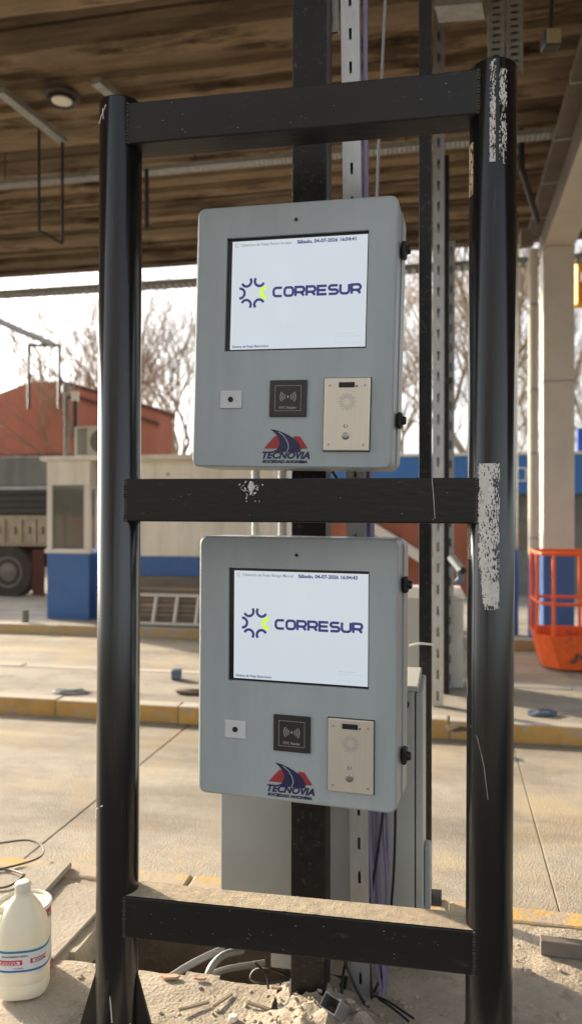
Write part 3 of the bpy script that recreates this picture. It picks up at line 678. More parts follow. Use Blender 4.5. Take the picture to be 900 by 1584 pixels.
# bird dropping and scratches on the bars, scratches on posts
bm = NB()
for k in range(60):
    x = random.gauss(-.115, .016); z = random.gauss(1.512, .012)
    if z > 1.538 or z < 1.47: continue
    r = random.uniform(.0008, .0026); bmesh.ops.create_icosphere(bm, subdivisions=1, radius=1, matrix=Matrix.Translation((x, -BD - .0006, z)) @ Matrix.Diagonal((r, .0008, r, 1)))
for k in range(12):
    bmesh.ops.create_icosphere(bm, subdivisions=1, radius=1, matrix=Matrix.Translation((-.112 + random.gauss(0, .003), -BD - .0006, 1.517 + random.gauss(0, .008))) @ Matrix.Diagonal((.004, .001, .006, 1)))
obj('splash', bm, 'scuff', fr, 'pale splash on the middle crossbar', kind='stuff')
bm = NB(); tube(bm, [(.345, -BD - .0004, 1.54), (.349, -BD - .0004, 1.50), (.353, -BD - .0004, 1.44)], .0007, 5); obj('scratch', bm, 'scuff', fr)
def scratch(parent, pts, r=.0005):
    bm = NB(); tube(bm, [((PR + .0003) * math.sin(RAD(a)), -(PR + .0003) * math.cos(RAD(a)), z) for a, z in pts], r, 5); obj('scratch', bm, 'scuff', parent)
scratch(pR, [(-60, .93), (-35, .905), (-18, .84), (-8, .76)]); scratch(pL, [(-75, .62), (-52, .655), (-20, .672)], .0018); scratch(pL, [(-60, 2.50), (-35, 2.515), (-20, 2.535)], .0016); scratch(pL, [(-34, 2.53), (-30, 2.50)], .001)
scratch(pL, [(10, .10), (6, .15), (0, .185)], .002); scratch(pL, [(52, .06), (60, .085)], .003)
bm = NB()
for k in range(70):
    par_x = random.uniform(-.41, .41); z0 = random.choice((.322, .322, 1.428, 2.43)); z = z0 + random.uniform(.01, .1); r = random.uniform(.0004, .0012)
    bmesh.ops.create_icosphere(bm, subdivisions=1, radius=1, matrix=Matrix.Translation((par_x, -BD - .0002, z)) @ Matrix.Diagonal((r * random.uniform(1, 2.4), .0005, r, 1)))
obj('spatter', bm, 'galv_old', fr, kind='stuff')

# ------------------------------------------------------------------ payment terminals
def letters(bm, word, x, z, h, w, gap, y, sw):
    r = .30
    def A(cx, cz, rx, rz, a0, a1, k=6): return [(cx + rx * math.cos(RAD(a0 + (a1 - a0) * i / k)), cz + rz * math.sin(RAD(a0 + (a1 - a0) * i / k))) for i in range(k + 1)]
    P = {'C': [([(1, 1)] + A(.34, .66, .34, .34, 90, 180) + A(.34, .34, .34, .34, 180, 270) + [(1, 0)], 0)],
         'O': [(A(.68, .66, .32, .34, 0, 90) + A(.32, .66, .32, .34, 90, 180) + A(.32, .34, .32, .34, 180, 270) + A(.68, .34, .32, .34, 270, 360), 1)],
         'R': [([(0, -.09), (0, 1)] + A(.72, .68, .28, .32, 90, -90) + [(.02, .36)], 0), ([(.62, .36), (1.0, -.05)], 0)],
         'E': [([(1.03, 1), (0, 1), (0, 0), (1.03, 0)], 0), ([(0, .5), (.94, .5)], 0)],
         'S': [([(.99, 1)] + A(.27, .75, .27, .25, 90, 270) + A(.73, .25, .27, .25, 90, -90) + [(-.03, 0)], 0)],
         'U': [([(0, 1.09)] + A(.34, .34, .34, .34, 180, 270) + A(.66, .34, .34, .34, 270, 360) + [(1, 1.09)], 0)]}
    for ch in word:
        for pts, cl in P[ch]: ribbon(bm, [(x + p[0] * w, z + p[1] * h) for p in pts], sw, y, bool(cl))
        x += w + gap
def terminal(name_lab, loc, yaw, roll, clock, head, tilt=0):
    t = thing('payment_terminal', name_lab, 'terminal', loc, (0, 0, 0), 'payment terminals on the island')
    t.rotation_euler = (Matrix.Rotation(RAD(-yaw), 3, 'Z') @ Matrix.Rotation(RAD(roll), 3, 'Y') @ Matrix.Rotation(RAD(tilt), 3, 'X')).to_euler()
    X0, X1, Z0, Z1, D = -.291, .267, -.36, .36, .155
    S = (-.204, .191, -.040, .273)                       # screen opening
    # front sheet with the screen opening, rounded corners, folded sides
    bm = NB(); out = rrect(X0, X1, Z0, Z1, .022, 6); n = len(out)
    hole = []
    for (x, z) in out:
        hole.append((min(max(x, S[0]), S[1]), min(max(z, S[2]), S[3])))
    vo = [bm.verts.new((p[0], .004, p[1])) for p in out]
    inn = rrect(X0 + .005, X1 - .005, Z0 + .005, Z1 - .005, .018, 6); vi = [bm.verts.new((p[0], 0, p[1])) for p in inn]
    vb = [bm.verts.new((p[0], D, p[1])) for p in out]
    hc = [bm.verts.new((S[a], 0, S[b2])) for a, b2 in ((1, 3), (0, 3), (0, 2), (1, 2))]
    hd = [bm.verts.new((S[a], .012, S[b2])) for a, b2 in ((1, 3), (0, 3), (0, 2), (1, 2))]
    for i in range(n):
        j = (i + 1) % n
        bm.faces.new((vo[i], vo[j], vi[j], vi[i])); bm.faces.new((vb[j], vb[i], vo[i], vo[j]))
    bm.faces.new(vb)
    k = 7                                                 # vertices per corner
    for c in range(4):
        for i in range(k - 1): bm.faces.new((vi[c * k + i], vi[c * k + i + 1], hc[c]))
        j = (c + 1) % 4; bm.faces.new((vi[c * k + k - 1], vi[j * k], hc[j], hc[c]))
        bm.faces.new((hc[c], hc[j], hd[j], hd[c]))
    obj('housing', bm, 'box_grey', t)
    # lid seam on the folded side
    obj('rear_shell', poly_xz(NB(), rrect(X0 + .006, X1 + .004, Z0 + .006, Z1 - .006, .02, 5), .085, D + .012), 'box_edge', t)
    sc = obj('screen', bx(S[0] + .014, S[1] - .004, .0095, .013, S[2] + .006, S[3] - .008), 'lcd_white', t)
    obj('bezel', bx(S[0] + .0005, S[1] - .0005, .0100, .016, S[2] + .0005, S[3] - .0005), 'bezel', t)
    ys = .0088; sx0, sx1, sz0, sz1 = S[0] + .014, S[1] - .004, S[2] + .006, S[3] - .008
    # ring emblem
    cx, cz, RR = -.128, .121, .031
    for k in range(6):
        a = 60 * k; px, pz = cx + RR * math.cos(RAD(a)), cz + RR * math.sin(RAD(a)); bm = NB()
        ribbon(bm, arc(px + .006 * math.cos(RAD(a)), pz + .006 * math.sin(RAD(a)), .0135, a + 82, a + 278, 10), .0072 if k else .0088, ys)
        obj('emblem_arc', bm, 'lcd_navy' if k else 'lcd_lime', sc)
    bm = NB(); letters(bm, 'CORRESUR', -.0685, .1095, .0225, .0236, .0072, ys, .0071); obj('word_lettering', bm, 'lcd_navy', sc)
    bm = NB(); ribbon(bm, arc(-.176, .254, .0045, 50, 310, 10), .0014, ys); obj('header_icon', bm, 'lcd_grey', sc)
    obj('header_text', text_bm(head, .0108, -.166, .2505, ys, 1.0, 0, .0001), 'lcd_grey', sc)
    obj('clock_text', text_bm('Sábado, 04-07-2026 ' + clock, .0132, -.006, .2500, ys, 1.06, 0, .0005), 'lcd_navy', sc)
    obj('footer_text', text_bm('Sistema de Peaje Electrónico', .0095, -.184, -.029, ys, .95, 0, .0002), 'lcd_navy', sc)
    bm = NB(); ribbon(bm, [(.105, -.005), (.175, -.005)], .0012, ys); ribbon(bm, [(.105, -.023), (.18, -.023)], .0012, ys); ribbon(bm, [(.107, .002), (.155, .002)], .002, ys); obj('footer_lines', bm, 'lcd_pale', sc)
    # camera pinhole
    lens = NB(); lathe(lens, [(.0045, 0), (.0045, .003), (.003, .0035)], 14)
    bmesh.ops.transform(lens, matrix=Matrix.Translation((-.008, 0, .312)) @ Matrix.Rotation(RAD(90), 4, 'X'), verts=lens.verts[:]); obj('camera_lens', lens, 'rubber', t)
    # small white sensor plate
    sp = obj('sensor_plate', bx(-.2105, -.149, -.004, -.0003, -.198, -.1495, .0015), 'white_plate', t)
    sb = NB(); lathe(sb, [(.0075, 0), (.0075, .002), (.005, .003)], 16)
    bmesh.ops.transform(sb, matrix=Matrix.Translation((-.180, -.0042, -.1735)) @ Matrix.Rotation(RAD(90), 4, 'X'), verts=sb.verts[:]); obj('sensor_eye', sb, 'rubber', sp)
    # card reader
    rd = obj('card_reader', bx(-.069, .035, -.006, -.0003, -.2215, -.1225, .002), 'reader_black', t)
    bm = NB(); yr = -.0068; cx, cz = -.017, -.168
    ribbon(bm, [(-.053, -.206), (.019, -.206), (.019, -.138), (-.053, -.138)], .0013, yr, True)
    for s_ in (0, 180):
        for r_ in (.0095, .0155, .0215): ribbon(bm, arc(cx, cz, r_, s_ - 38, s_ + 38, 8), .0030, yr)
    ribbon(bm, arc(cx, cz, .0018, 0, 330, 10), .0034, yr, True); obj('wave_mark', bm, 'reader_line', rd)
    obj('reader_text', text_bm('NFC Reader', .0095, cx, -.2005, yr, 1., 0, .0003, 'CENTER'), 'reader_line', rd)
    # company emblem: red hills, dark blue road, lettering
    def lp(zx, zy): return (-.0845 + (zx - 237) / 236 * .1255, -.254 - (zy - 288) / 180 * .094)
    em = NB()
    def flat(bm_, pts, y): bm_.faces.new([bm_.verts.new((*[lp(*p)[0]], y, lp(*p)[1])) for p in pts])
    flat(em, [(240, 392), (262, 366), (298, 326), (335, 326), (345, 392)], -.0010)
    e = obj('company_emblem', em, 'logo_red', t); em = NB(); flat(em, [(395, 326), (430, 328), (472, 390), (425, 394)], -.0010)
    obj('hill_mark', em, 'logo_red', e)
    em = NB(); flat(em, [(272, 290), (300, 294), (335, 305), (368, 320), (400, 338), (424, 362), (436, 388), (434, 410), (278, 410), (310, 396), (324, 368), (318, 336), (296, 308)], -.0014); obj('road_mark', em, 'logo_navy', e)
    em = NB(); ribbon(em, [lp(*p) for p in ((318, 305), (345, 325), (365, 355), (372, 385), (362, 411))], .0022, -.0018); obj('road_line', em, 'box_grey', e)
    obj('company_lettering', text_bm('TECNOVIA', .0255, -.0225, -.3345, -.0012, 1.08, .28, .0011, 'CENTER'), 'logo_navy', e)
    obj('company_subtitle', text_bm('SOCIEDAD ANONIMA', .0108, -.0235, -.3468, -.0012, 1.17, .2, .0006, 'CENTER'), 'logo_navy', e)
    # intercom plate
    ic = obj('intercom_plate', bx(.0838, .2068, -.0095, -.0003, -.3130, -.1200, .0022), 'intercom_steel', t)
    obj('intercom_frame', bx(.0818, .2088, -.0030, -.0002, -.3150, -.1180, .001), 'rubber', t)
    for x in (.0985, .192):
        for z in (-.1395, -.2965):
            m = NB(); lathe(m, [(.0032, 0), (.0032, .0012), (.0018, .0018)], 12); bmesh.ops.transform(m, matrix=Matrix.Translation((x, -.0095, z)) @ Matrix.Rotation(RAD(90), 4, 'X'), verts=m.verts[:]); obj('screw', m, 'steel_dull', ic, smooth=True)
    tg = obj('name_tag', bx(.1225, .165, -.0112, -.0096, -.1455, -.1315, .0008), 'rubber', ic)
    obj('tag_light', bx(.168, .1725, -.0112, -.0096, -.1450, -.1395), 'tin_blue', ic)
    bm = NB(); cx, cz = .1455, -.1835
    for k in range(24):
        a = RAD(15 * k); r0, r1 = ((.0085, .0245), (.013, .0215))[k % 2]
        ribbon(bm, [(cx + r0 * math.cos(a), cz + r0 * math.sin(a)), (cx + r1 * math.cos(a), cz + r1 * math.sin(a))], .0013, -.0098)
    obj('speaker_slots', bm, 'reader_line', ic)
    bm = NB(); ribbon(bm, arc(.143, -.2475, .0042, 100, 300, 8), .0018, -.0098); ribbon(bm, [(.146, -.2445), (.149, -.2475), (.147, -.2505)], .0014, -.0098); obj('phone_mark', bm, 'label_ink', ic)
    m = NB(); lathe(m, [(.0098, 0), (.0098, .003), (.0072, .004), (.0068, .0032), (.003, .0036)], 20); bmesh.ops.transform(m, matrix=Matrix.Translation((.144, -.0095, -.2735)) @ Matrix.Rotation(RAD(90), 4, 'X'), verts=m.verts[:]); obj('call_button', m, 'steel_dull', ic, smooth=True)
    bm = NB(); ribbon(bm, arc(.144, -.2735, .0088, 195, 345, 8), .002, -.0140); obj('button_ring', bm, 'label_ink', ic)
    # latches on the right side
    for z in (.235, -.225):
        lt = obj('latch', bx(X1 + .003, X1 + .018, .05, .088, z - .022, z + .022, .006), 'rubber', t)
        kb = NB(); tube(kb, [(X1 + .018, .066, z), (X1 + .028, .066, z)], [.013, .010], 12); obj('latch_knob', kb, 'rubber', lt, smooth=True)
    # rear mounting bracket to the column
    obj('mounting_bracket', bx(-.06, .10, D + .013, D + .024, -.12, .12), 'galv_old', t)
    return t
UT = terminal('grey payment terminal on top, above the middle crossbar, screen full of tree reflections', W(458, 518, 2.1), 13.8, 1.5, '16:04:41', 'Cabecera de Peaje Punto Acceso', 0)
LT = terminal('grey payment terminal below the middle crossbar, with clear bright screen', W(462, 1037, 2.1), 16, .4, '16:04:43', 'Cabecera de Peaje Riesgo Manual', 0)

# ------------------------------------------------------------------ column, channels and cables behind the terminals
cp = W(480.5, 795, 2.335); ck = thing('steel_column', 'black painted square steel column behind both terminals', 'column', (cp.x, cp.y, 0), (0, RAD(.1), RAD(-TH)))
obj('tube', bx(-.0515, .0515, -.0515, .0515, -.02, CZ - .01, .004), 'column_black', ck)
obj('base_plate', bx(-.10, .10, -.10, .10, .0, .012), 'black_bar', ck)
def strut(px0, px1, Y, w, z0, z1, label, mat, pitch=.06, sw=.011, sh=.028, dpt=.041):
    a = W(px0, 200, Y); b_ = W(px1, 1400, Y)
    t = thing('slotted_channel', label, 'channel', (W(px0 + (px1 - px0) * .5, 795, Y).x, Y, 0), (0, 0, RAD(-TH)))
    t.rotation_euler.y = -math.atan2(b_.x - a.x, a.z - b_.z); t.location.x += math.tan(t.rotation_euler.y) * -EYE
    bm = NB(); slotted(bm, w, dpt, z1 - z0, pitch, sw, sh, z0); obj('channel', bm, mat, t)
    return t
s1 = strut(543, 556, 2.335, .056, 0, CZ - .01, 'bright galvanised slotted channel behind the terminals, right of the black column', 'galv', .10, .008, .035)
def cable(name, pts, r, mat, label, cat='cable', group=None, n=7, k=8):
    return obj(name, tube(NB(), spline(pts, k), r, n), mat, None, label, cat, group, smooth=True)
zc = lambda py, Y=2.46: Zp(py, Y)
for k in range(6):
    o_ = k * 5.2; Y = 2.362 + .010 * (k % 3)
    cable('data_cable', [W(563 + o_ * .12, 0, Y), W(564 + o_ * .15, 320, Y), W(566 + o_ * .5, 900, Y), W(571 + o_ * 1.02, 1262, Y), W(574 + o_ + 3 * math.sin(k * 2.), 1370, Y - .02), W(578 + o_ * .8, 1470, Y - .02), W(588 + k * 1.5, 1530, Y - .02), W(573 + k, 1558 + (k % 2) * 5, Y - .06)], .0046, 'cable_purple',
          ('purple data cable beside the slotted channel, position %s of the bundle' % ('leftmost', 'second', 'third', 'fourth', 'fifth', 'rightmost')[k]), group='purple data cables beside the slotted channel')
cable('cable', [W(597, -30, 2.6), W(590, 120, 2.6), W(583, 300, 2.6), W(580, 520, 2.6)], .005, 'cable_grey', 'thin grey cable hanging from above behind the top crossbar')
cable('cable', [W(610, 1180, 2.34), W(611, 1262, 2.37), W(609, 1340, 2.37), W(605, 1400, 2.36), W(600, 1480, 2.36), W(578, 1535, 2.34)], .0042, 'cable_black', 'black cable dropping right of the purple bundle')
cable('cable', [W(592, 1258, 2.36), W(585, 1310, 2.355), W(574, 1390, 2.35), W(571, 1470, 2.35), W(575, 1545, 2.32)], .0042, 'cable_black', 'black cable crossing in front of the purple bundle')
cable('cable', [W(480, 1246, 2.30), W(486, 1290, 2.32), W(490, 1350, 2.32), W(497, 1385, 2.31), W(500, 1440, 2.30)], .0034, 'cable_black', 'thin black cable hanging over the front of the column below the terminal')
cable('cable', [W(527, 1470, 2.34), W(538, 1500, 2.33), W(556, 1540, 2.30), W(577, 1568, 2.26)], .0045, 'cable_black', 'black cable slanting across the foot of the slotted channel')
cable('cable', [W(541, 1468, 2.35), W(530, 1510, 2.34), W(530, 1550, 2.3), W(540, 1580, 2.26)], .0045, 'cable_black', 'black cable curving down left of the channel foot')
cable('cable', [W(515, 730, 2.36), W(520, 738, 2.37), W(530, 760, 2.38), W(548, 820, 2.40), W(549, 900, 2.40)], .005, 'cable_black', 'black cable between the two terminals right of the column')
for px, lab in ((396, 'left'), (437, 'right')):
    p = W(px, 795, 2.44); c = thing('conduit', 'grey conduit between the terminals, %s of the pair beside the column' % lab, 'conduit', (p.x, p.y, 0), group='conduits between the terminals')
    obj('conduit_pipe', tube(NB(), [(0, 0, .9), (0, 0, 2.0)], .014, 12), 'can_white', c, smooth=True); obj('coupling', tube(NB(), [(0, 0, 1.50), (0, 0, 1.56)], .0175, 12), 'conduit_grey', c, smooth=True)
# clip near the top of the column
cl = thing('channel_offcut', 'short channel offcut fixed beside the column at the top', 'channel', W(512, 10, 2.42), (RAD(14), 0, RAD(-TH)))
bm = NB(); slotted(bm, .041, .03, .14, .07, .008, .02, -.07); obj('channel', bm, 'galv', cl)
# slim post, and the equipment on the far island
p = W(657.5, 795, 2.93); pt = thing('slim_post', 'slim black steel post rising behind the grey floor cabinet', 'post', (p.x, p.y, 0), (0, RAD(-.0), RAD(-TH)))
obj('tube', bx(-.0235, .0235, -.0235, .0235, -.02, CZ - .01, .003), 'column_black', pt); obj('foot_plate', bx(-.06, .06, -.06, .06, 0, .008), 'black_bar', pt)
obj('tie', tube(NB(), spline([(-.06, -.03, .955), (-.02, -.032, .965), (.024, -.03, .963), (.030, -.02, .962)], 6), .0045, 6), 'can_white', pt, 'knotted white tie')
s2 = strut(678, 676, 5.85, .085, 0, CZ - .01, 'tall perforated channel standing on the far island behind the slim black post', 'galv', .16, .018, .07, .06)
p = W(688, 795, 6.3); p3 = thing('slim_post', 'thin black post on the far island between two perforated channels', 'post', (p.x, p.y, 0), ROTL)
obj('tube', bx(-.032, .032, -.032, .032, -.02, 4.35, .003), 'column_black', p3); obj('clamp', bx(-.04, .06, -.045, -.033, 2.5, 2.55), 'dark_rod', p3)
s3 = strut(698, 694, 6.45, .062, .0, 3.72, 'shorter perforated channel on the far island nearest the right post', 'galv_old', .16, .016, .07, .05)

# ------------------------------------------------------------------ cabinets
def cabinet(loc, w, d, z0, z1, hood, label, group=None, mat='cab_grey'):
    t = thing('electrical_cabinet', label, 'cabinet', loc, (0, 0, RAD(-TH)), group)
    obj('body', bx(-w / 2, w / 2, 0, d, z0, z1, .006), mat, t)
    return t
cl_ = W(341, 1300, 2.53); cr_ = W(641, 1300, 2.405); cm = (cl_ + cr_) / 2; cw = (Vector((cr_.x, cr_.y)) - Vector((cl_.x, cl_.y))).length
cb = cabinet((cm.x, cm.y, 0), cw, .28, .056, .90, 0, 'grey electrical cabinet on the near island behind the lower terminal')
obj('lid', bx(-cw / 2 - .012, cw / 2 + .012, -.012, .295, .901, .918, .004), 'cab_grey', cb)
obj('side_door', bx(cw / 2 + .003, cw / 2 + .026, .0, .285, .075, .895, .004), 'cab_grey', cb)
h = obj('side_handle', bx(cw / 2 + .027, cw / 2 + .048, .05, .11, .20, .40, .006), 'box_edge', cb)
obj('knob', lathe(NB(), [(.014, 0), (.014, .012), (.01, .02)], 12), 'rubber', cb).matrix_local = Matrix.Translation((cw / 2 - .03, -.001, .86)) @ Matrix.Rotation(RAD(90), 4, 'X')
obj('gland_plate', bx(-cw / 2 + .17, -cw / 2 + .27, -.006, .1, -.005, .0555, .002), 'cab_grey', cb)
for x in (-.2, .2): obj('leg', bx(x - .02, x + .02, .12, .16, -.02, .056), 'galv_old', cb)
q = W(682, 1000, 6.5); c3 = cabinet((q.x - .08, q.y, 0), .52, .35, .0, Zp(926, 6.5), 0, 'grey cabinet with sloping pale lid on the far island')
zt3 = Zp(926, 6.5); bm = NB(); vv = [bm.verts.new(p) for p in ((-.275, -.02, zt3 + .001), (.275, -.02, zt3 + .001), (.275, .37, zt3 + .001), (-.275, .37, zt3 + .001), (-.235, .12, zt3 + .085), (.235, .12, zt3 + .085), (.235, .30, zt3 + .085), (-.235, .30, zt3 + .085))]
for f_ in ((0, 1, 2, 3), (4, 5, 6, 7), (0, 1, 5, 4), (1, 2, 6, 5), (2, 3, 7, 6), (3, 0, 4, 7)): bm.faces.new([vv[i] for i in f_])
obj('sloping_lid', bm, 'can_white', c3); obj('side_handle', bx(.262, .275, .1, .14, .2, .4, .004), 'box_edge', c3)
obj('door_edge', bx(-.262, -.256, -.006, -.001, .03, zt3 - .02), 'box_edge', c3)
fc_ = thing('flexible_conduit', 'blue grey flexible conduit with black open end above the far cabinet', 'conduit', (0, 0, 0))
obj('hose', tube(NB(), spline([W(706, 903, 6.3), W(712, 893, 6.3), W(706, 872, 6.3), W(694, 862, 6.32)], 6), .030, 12), 'tin_blue', fc_, smooth=True)
obj('hose_end', tube(NB(), spline([W(697, 862, 6.25), W(705, 871, 6.2), W(713, 881, 6.15)], 5), .034, 14), 'box_edge', fc_, smooth=True)
e_ = W(713, 881, 6.15); d_ = (W(713, 881, 6.15) - W(705, 871, 6.2)).normalized()
obj('bore_shade', tube(NB(), [e_ + d_ * .001 + Vector((0, -.012, 0)), e_ + d_ * .012 + Vector((0, -.03, 0))], .029, 14), 'rubber', fc_, smooth=True)  # solid black plug standing for the shade inside the hose

# ------------------------------------------------------------------ orange lift basket
lbk = thing('lift_basket', 'bright orange work platform basket standing on the far lane', 'basket', (0, 0, 0), ROTL)
lv = 8.05; lu = lambda px: UV(W(px, 900, Yv(px, lv)))[0]; lz = lambda py: Zp(py, Yv(865, lv))
ua, ub_ = lu(833), lu(833) + 1.15; BW = .75; zt_, zm_, zf_, zl_ = lz(857), lz(935), lz(984), ROAD + .03
R_ = .017
def rail(z, name='rail', r=R_, inset=0.):
    pts = [(ua + inset, lv + BW, z), (ua + inset, lv + .18, z), (ua + .04 + inset, lv + .06, z - .0), (ua + .16 + inset, lv, z), (ub_, lv, z), (ub_, lv + BW, z), (ua + inset, lv + BW, z)]
    obj(name, tube(NB(), pts, r, 8), 'orange', lbk, smooth=True)
rail(zt_, 'top_rail', .020); rail(zm_, 'mid_rail')
for (x, y) in ((ua, lv + BW), (ua, lv + .2), (ua + .14, lv + .01), (ua + .45, lv), (ua + .8, lv), (ub_, lv), (ub_, lv + BW), (ua + .5, lv + BW)):
    obj('upright', tube(NB(), [(x, y, zf_ - .05), (x, y, zt_)], .018, 8), 'orange', lbk, smooth=True)
tb_ = NB()
o1 = [(ua - .02, lv + BW + .02), (ua - .02, lv + .12), (ua + .10, lv - .03), (ub_ + .02, lv - .03), (ub_ + .02, lv + BW + .02)]
o2 = [(ua + .06, lv + BW), (ua + .06, lv + .2), (ua + .2, lv + .03), (ub_, lv + .03), (ub_, lv + BW)]
A_ = [tb_.verts.new((x, y, zf_)) for x, y in o1]; B_ = [tb_.verts.new((x, y, zl_)) for x, y in o2]
C_ = [tb_.verts.new((x + (.02 if i < 3 else -.02), y + (.02 if 1 < i < 4 else -.02), zf_)) for i, (x, y) in enumerate(o1)]; D_ = [tb_.verts.new((x, y, zl_ + .1)) for x, y in o2]
for i in range(5):
    j = (i + 1) % 5; tb_.faces.new((A_[i], A_[j], B_[j], B_[i])); tb_.faces.new((C_[j], C_[i], D_[i], D_[j])); tb_.faces.new((A_[j], A_[i], C_[i], C_[j]))
tb_.faces.new(B_); tb_.faces.new(D_[::-1])
obj('floor_tray', tb_, 'orange', lbk)
for x in (ua + .2, ub_ - .15): obj('foot', bx(x, x + .1, lv + .2, lv + .6, ROAD - .004, zl_), 'rubber', lbk)
bm = text_bm('JLG', .20, 0, 0, 0, 1.1, .3, .006)
bmesh.ops.transform(bm, matrix=Matrix.Translation((lu(886), lv - .012, lz(1018))) @ Matrix.Rotation(RAD(-14), 4, 'X'), verts=bm.verts[:]); obj('lettering', bm, 'label_ink', lbk)

# ------------------------------------------------------------------ foreground clutter
jp = G(25, 1552, .0); jg = thing('plastic_jug', 'cream plastic jug with blue banded label standing on the dusty concrete', 'jug', (jp.x, jp.y + .06, .003), (0, 0, RAD(8)))
jg.scale = (.90, .90, .93)
prof = [(.060, 0), (.074, .006), (.080, .02), (.080, .046), (.077, .052), (.080, .060), (.080, .078), (.0775, .083), (.0795, .090), (.0795, .178), (.078, .200), (.070, .235), (.054, .270), (.036, .298), (.026, .308), (.0235, .312), (.0235, .322)]
obj('body', lathe(NB(), prof, 40, 1.08, .92, 2.8), 'jug_plastic', jg, smooth=True)
obj('cap', lathe(NB(), [(.024, .321), (.0255, .323), (.0255, .350), (.022, .354), (.02, .3545)], 28), 'can_white', jg, smooth=True)
obj('handle', tube(NB(), spline([(-.055, 0, .262), (-.088, 0, .262), (-.098, 0, .225), (-.084, 0, .182)], 7), .013, 10), 'jug_plastic', jg, smooth=True)
def band(z0, z1, mat, r, parent, name):
    return obj(name, lathe(NB(), [(r - .001, z0), (r, z0 + .0005), (r, z1 - .0005), (r - .001, z1)], 40, 1.08, .92, 2.8), mat, parent, smooth=True)
lbj = band(.094, .170, 'jug_label', .0800, jg, 'label')
band(.158, .166, 'jug_teal', .0804, lbj, 'label_stripe'); band(.098, .105, 'jug_blue', .0804, lbj, 'label_stripe')
def on_jug(bm):                                # wrap x (arc) and z onto the label surface
    for v_ in bm.verts:
        a = -math.pi / 2 + v_.co.x / .080; c, s_ = math.cos(a), math.sin(a); q = (abs(c) ** 2.8 + abs(s_) ** 2.8) ** (-1 / 2.8); r = .0803 + (-v_.co.y)
        v_.co = Vector((r * q * c * 1.08, r * q * s_ * .92, v_.co.z))
    return bm
def patch(x0, x1, z0, z1, y, mat, name):
    bm = NB(); n = 12; lo = [bm.verts.new((x0 + (x1 - x0) * i / n, y, z0)) for i in range(n + 1)]; hi = [bm.verts.new((x0 + (x1 - x0) * i / n, y, z1)) for i in range(n + 1)]
    for i in range(n): bm.faces.new((lo[i], lo[i + 1], hi[i + 1], hi[i]))
    obj(name, on_jug(bm), mat, lbj)
patch(-.065, .012, .121, .137, -.0006, 'label_red', 'label_panel'); patch(-.063, .004, .123, .133, -.0009, 'jug_label', 'label_panel')
obj('label_text', on_jug(text_bm('LAVANA', .012, -.030, .1245, -.0013, 1.2, 0, .0006, 'CENTER')), 'label_red', lbj)
patch(.034, .085, .124, .139, -.0006, 'label_red', 'label_panel'); patch(.040, .085, .127, .136, -.0009, 'jug_label', 'label_panel')
obj('label_text', on_jug(text_bm('VANAL', .009, .046, .1283, -.0013, 1.2, 0, .0003)), 'label_ink', lbj)
obj('label_text', on_jug(text_bm('CONTENIDO NETO', .007, -.048, .146, -.0006, 1.2, 0, .0003)), 'label_ink', lbj)
obj('label_text', on_jug(text_bm('5 LITROS', .006, -.014, .109, -.0006, 1.2, 0, .0002)), 'label_ink', lbj)
cp_ = G(36, 1502); pc = thing('paint_can', 'red and white paint can with open rim behind the plastic jug', 'can', (cp_.x, cp_.y, .0))
obj('body', lathe(NB(), [(.084, .0), (.087, .004), (.086, .01), (.086, .205), (.087, .21)], 36), 'can_red', pc, smooth=True)
obj('paper_band', lathe(NB(), [(.0864, .03), (.0868, .031), (.0868, .178), (.0864, .179)], 36), 'can_white', pc, smooth=True)
bm = NB(); tube(bm, [(.084 * math.cos(2 * math.pi * k / 36), .084 * math.sin(2 * math.pi * k / 36), .214) for k in range(37)], .006, 8); obj('rim', bm, 'can_white', pc, smooth=True)
obj('contents', lathe(NB(), [(.078, .2105), (.08, .212)], 30), 'jug_plastic', pc, smooth=True)
obj('ear', lathe(NB(), [(.008, 0), (.006, .006)], 10), 'steel_dull', pc).matrix_local = Matrix.Translation((.086, -.01, .19)) @ Matrix.Rotation(RAD(90), 4, 'Y')
# cover slabs and boards at left
def slab(corners, z, th, mat, name, label, cat, tilt=0.):
    bm = NB(); top = [G(*c) for c in corners]
    a = [bm.verts.new((p.x, p.y, z + tilt * i)) for i, p in enumerate(top)]; b2 = [bm.verts.new((p.x, p.y, z - th + tilt * i)) for i, p in enumerate(top)]
    n = len(a); bm.faces.new(a); bm.faces.new(b2[::-1])
    for i in range(n): bm.faces.new((a[i], a[(i + 1) % n], b2[(i + 1) % n], b2[i]))
    bmesh.ops.recalc_face_normals(bm, faces=bm.faces[:]); bmesh.ops.bevel(bm, geom=bm.edges[:], offset=.004, segments=1, affect='EDGES')
    return obj(name, bm, mat, None, label, cat)
slab([(-190, 1455), (52, 1412), (112, 1345), (-120, 1368)], .032, .024, 'slab', 'cover_board', 'flat grey cover board lying behind the jug', 'board')
slab([(-60, 1492), (84, 1487), (172, 1392), (120, 1368), (-90, 1420)], .010, .012, 'slab', 'cover_slab', 'pale concrete cover slab at the left rim of the open pit', 'slab')
cable('wire_loop', [G(-40, 1352, .04), G(20, 1340, .04), G(62, 1326, .035), G(66, 1310, .03), G(45, 1300, .03), G(10, 1303, .03), G(-40, 1312, .03)], .004, 'dark_rod', 'loop of thin rusty wire on the boards at the left edge', 'wire')
cable('wire', [G(-40, 1376, .04), G(10, 1372, .04), G(34, 1357, .045), G(36, 1352, .05), G(10, 1345, .04), G(-30, 1348, .04)], .004, 'dark_rod', 'bent wire end on the cover board at the left edge', 'wire')
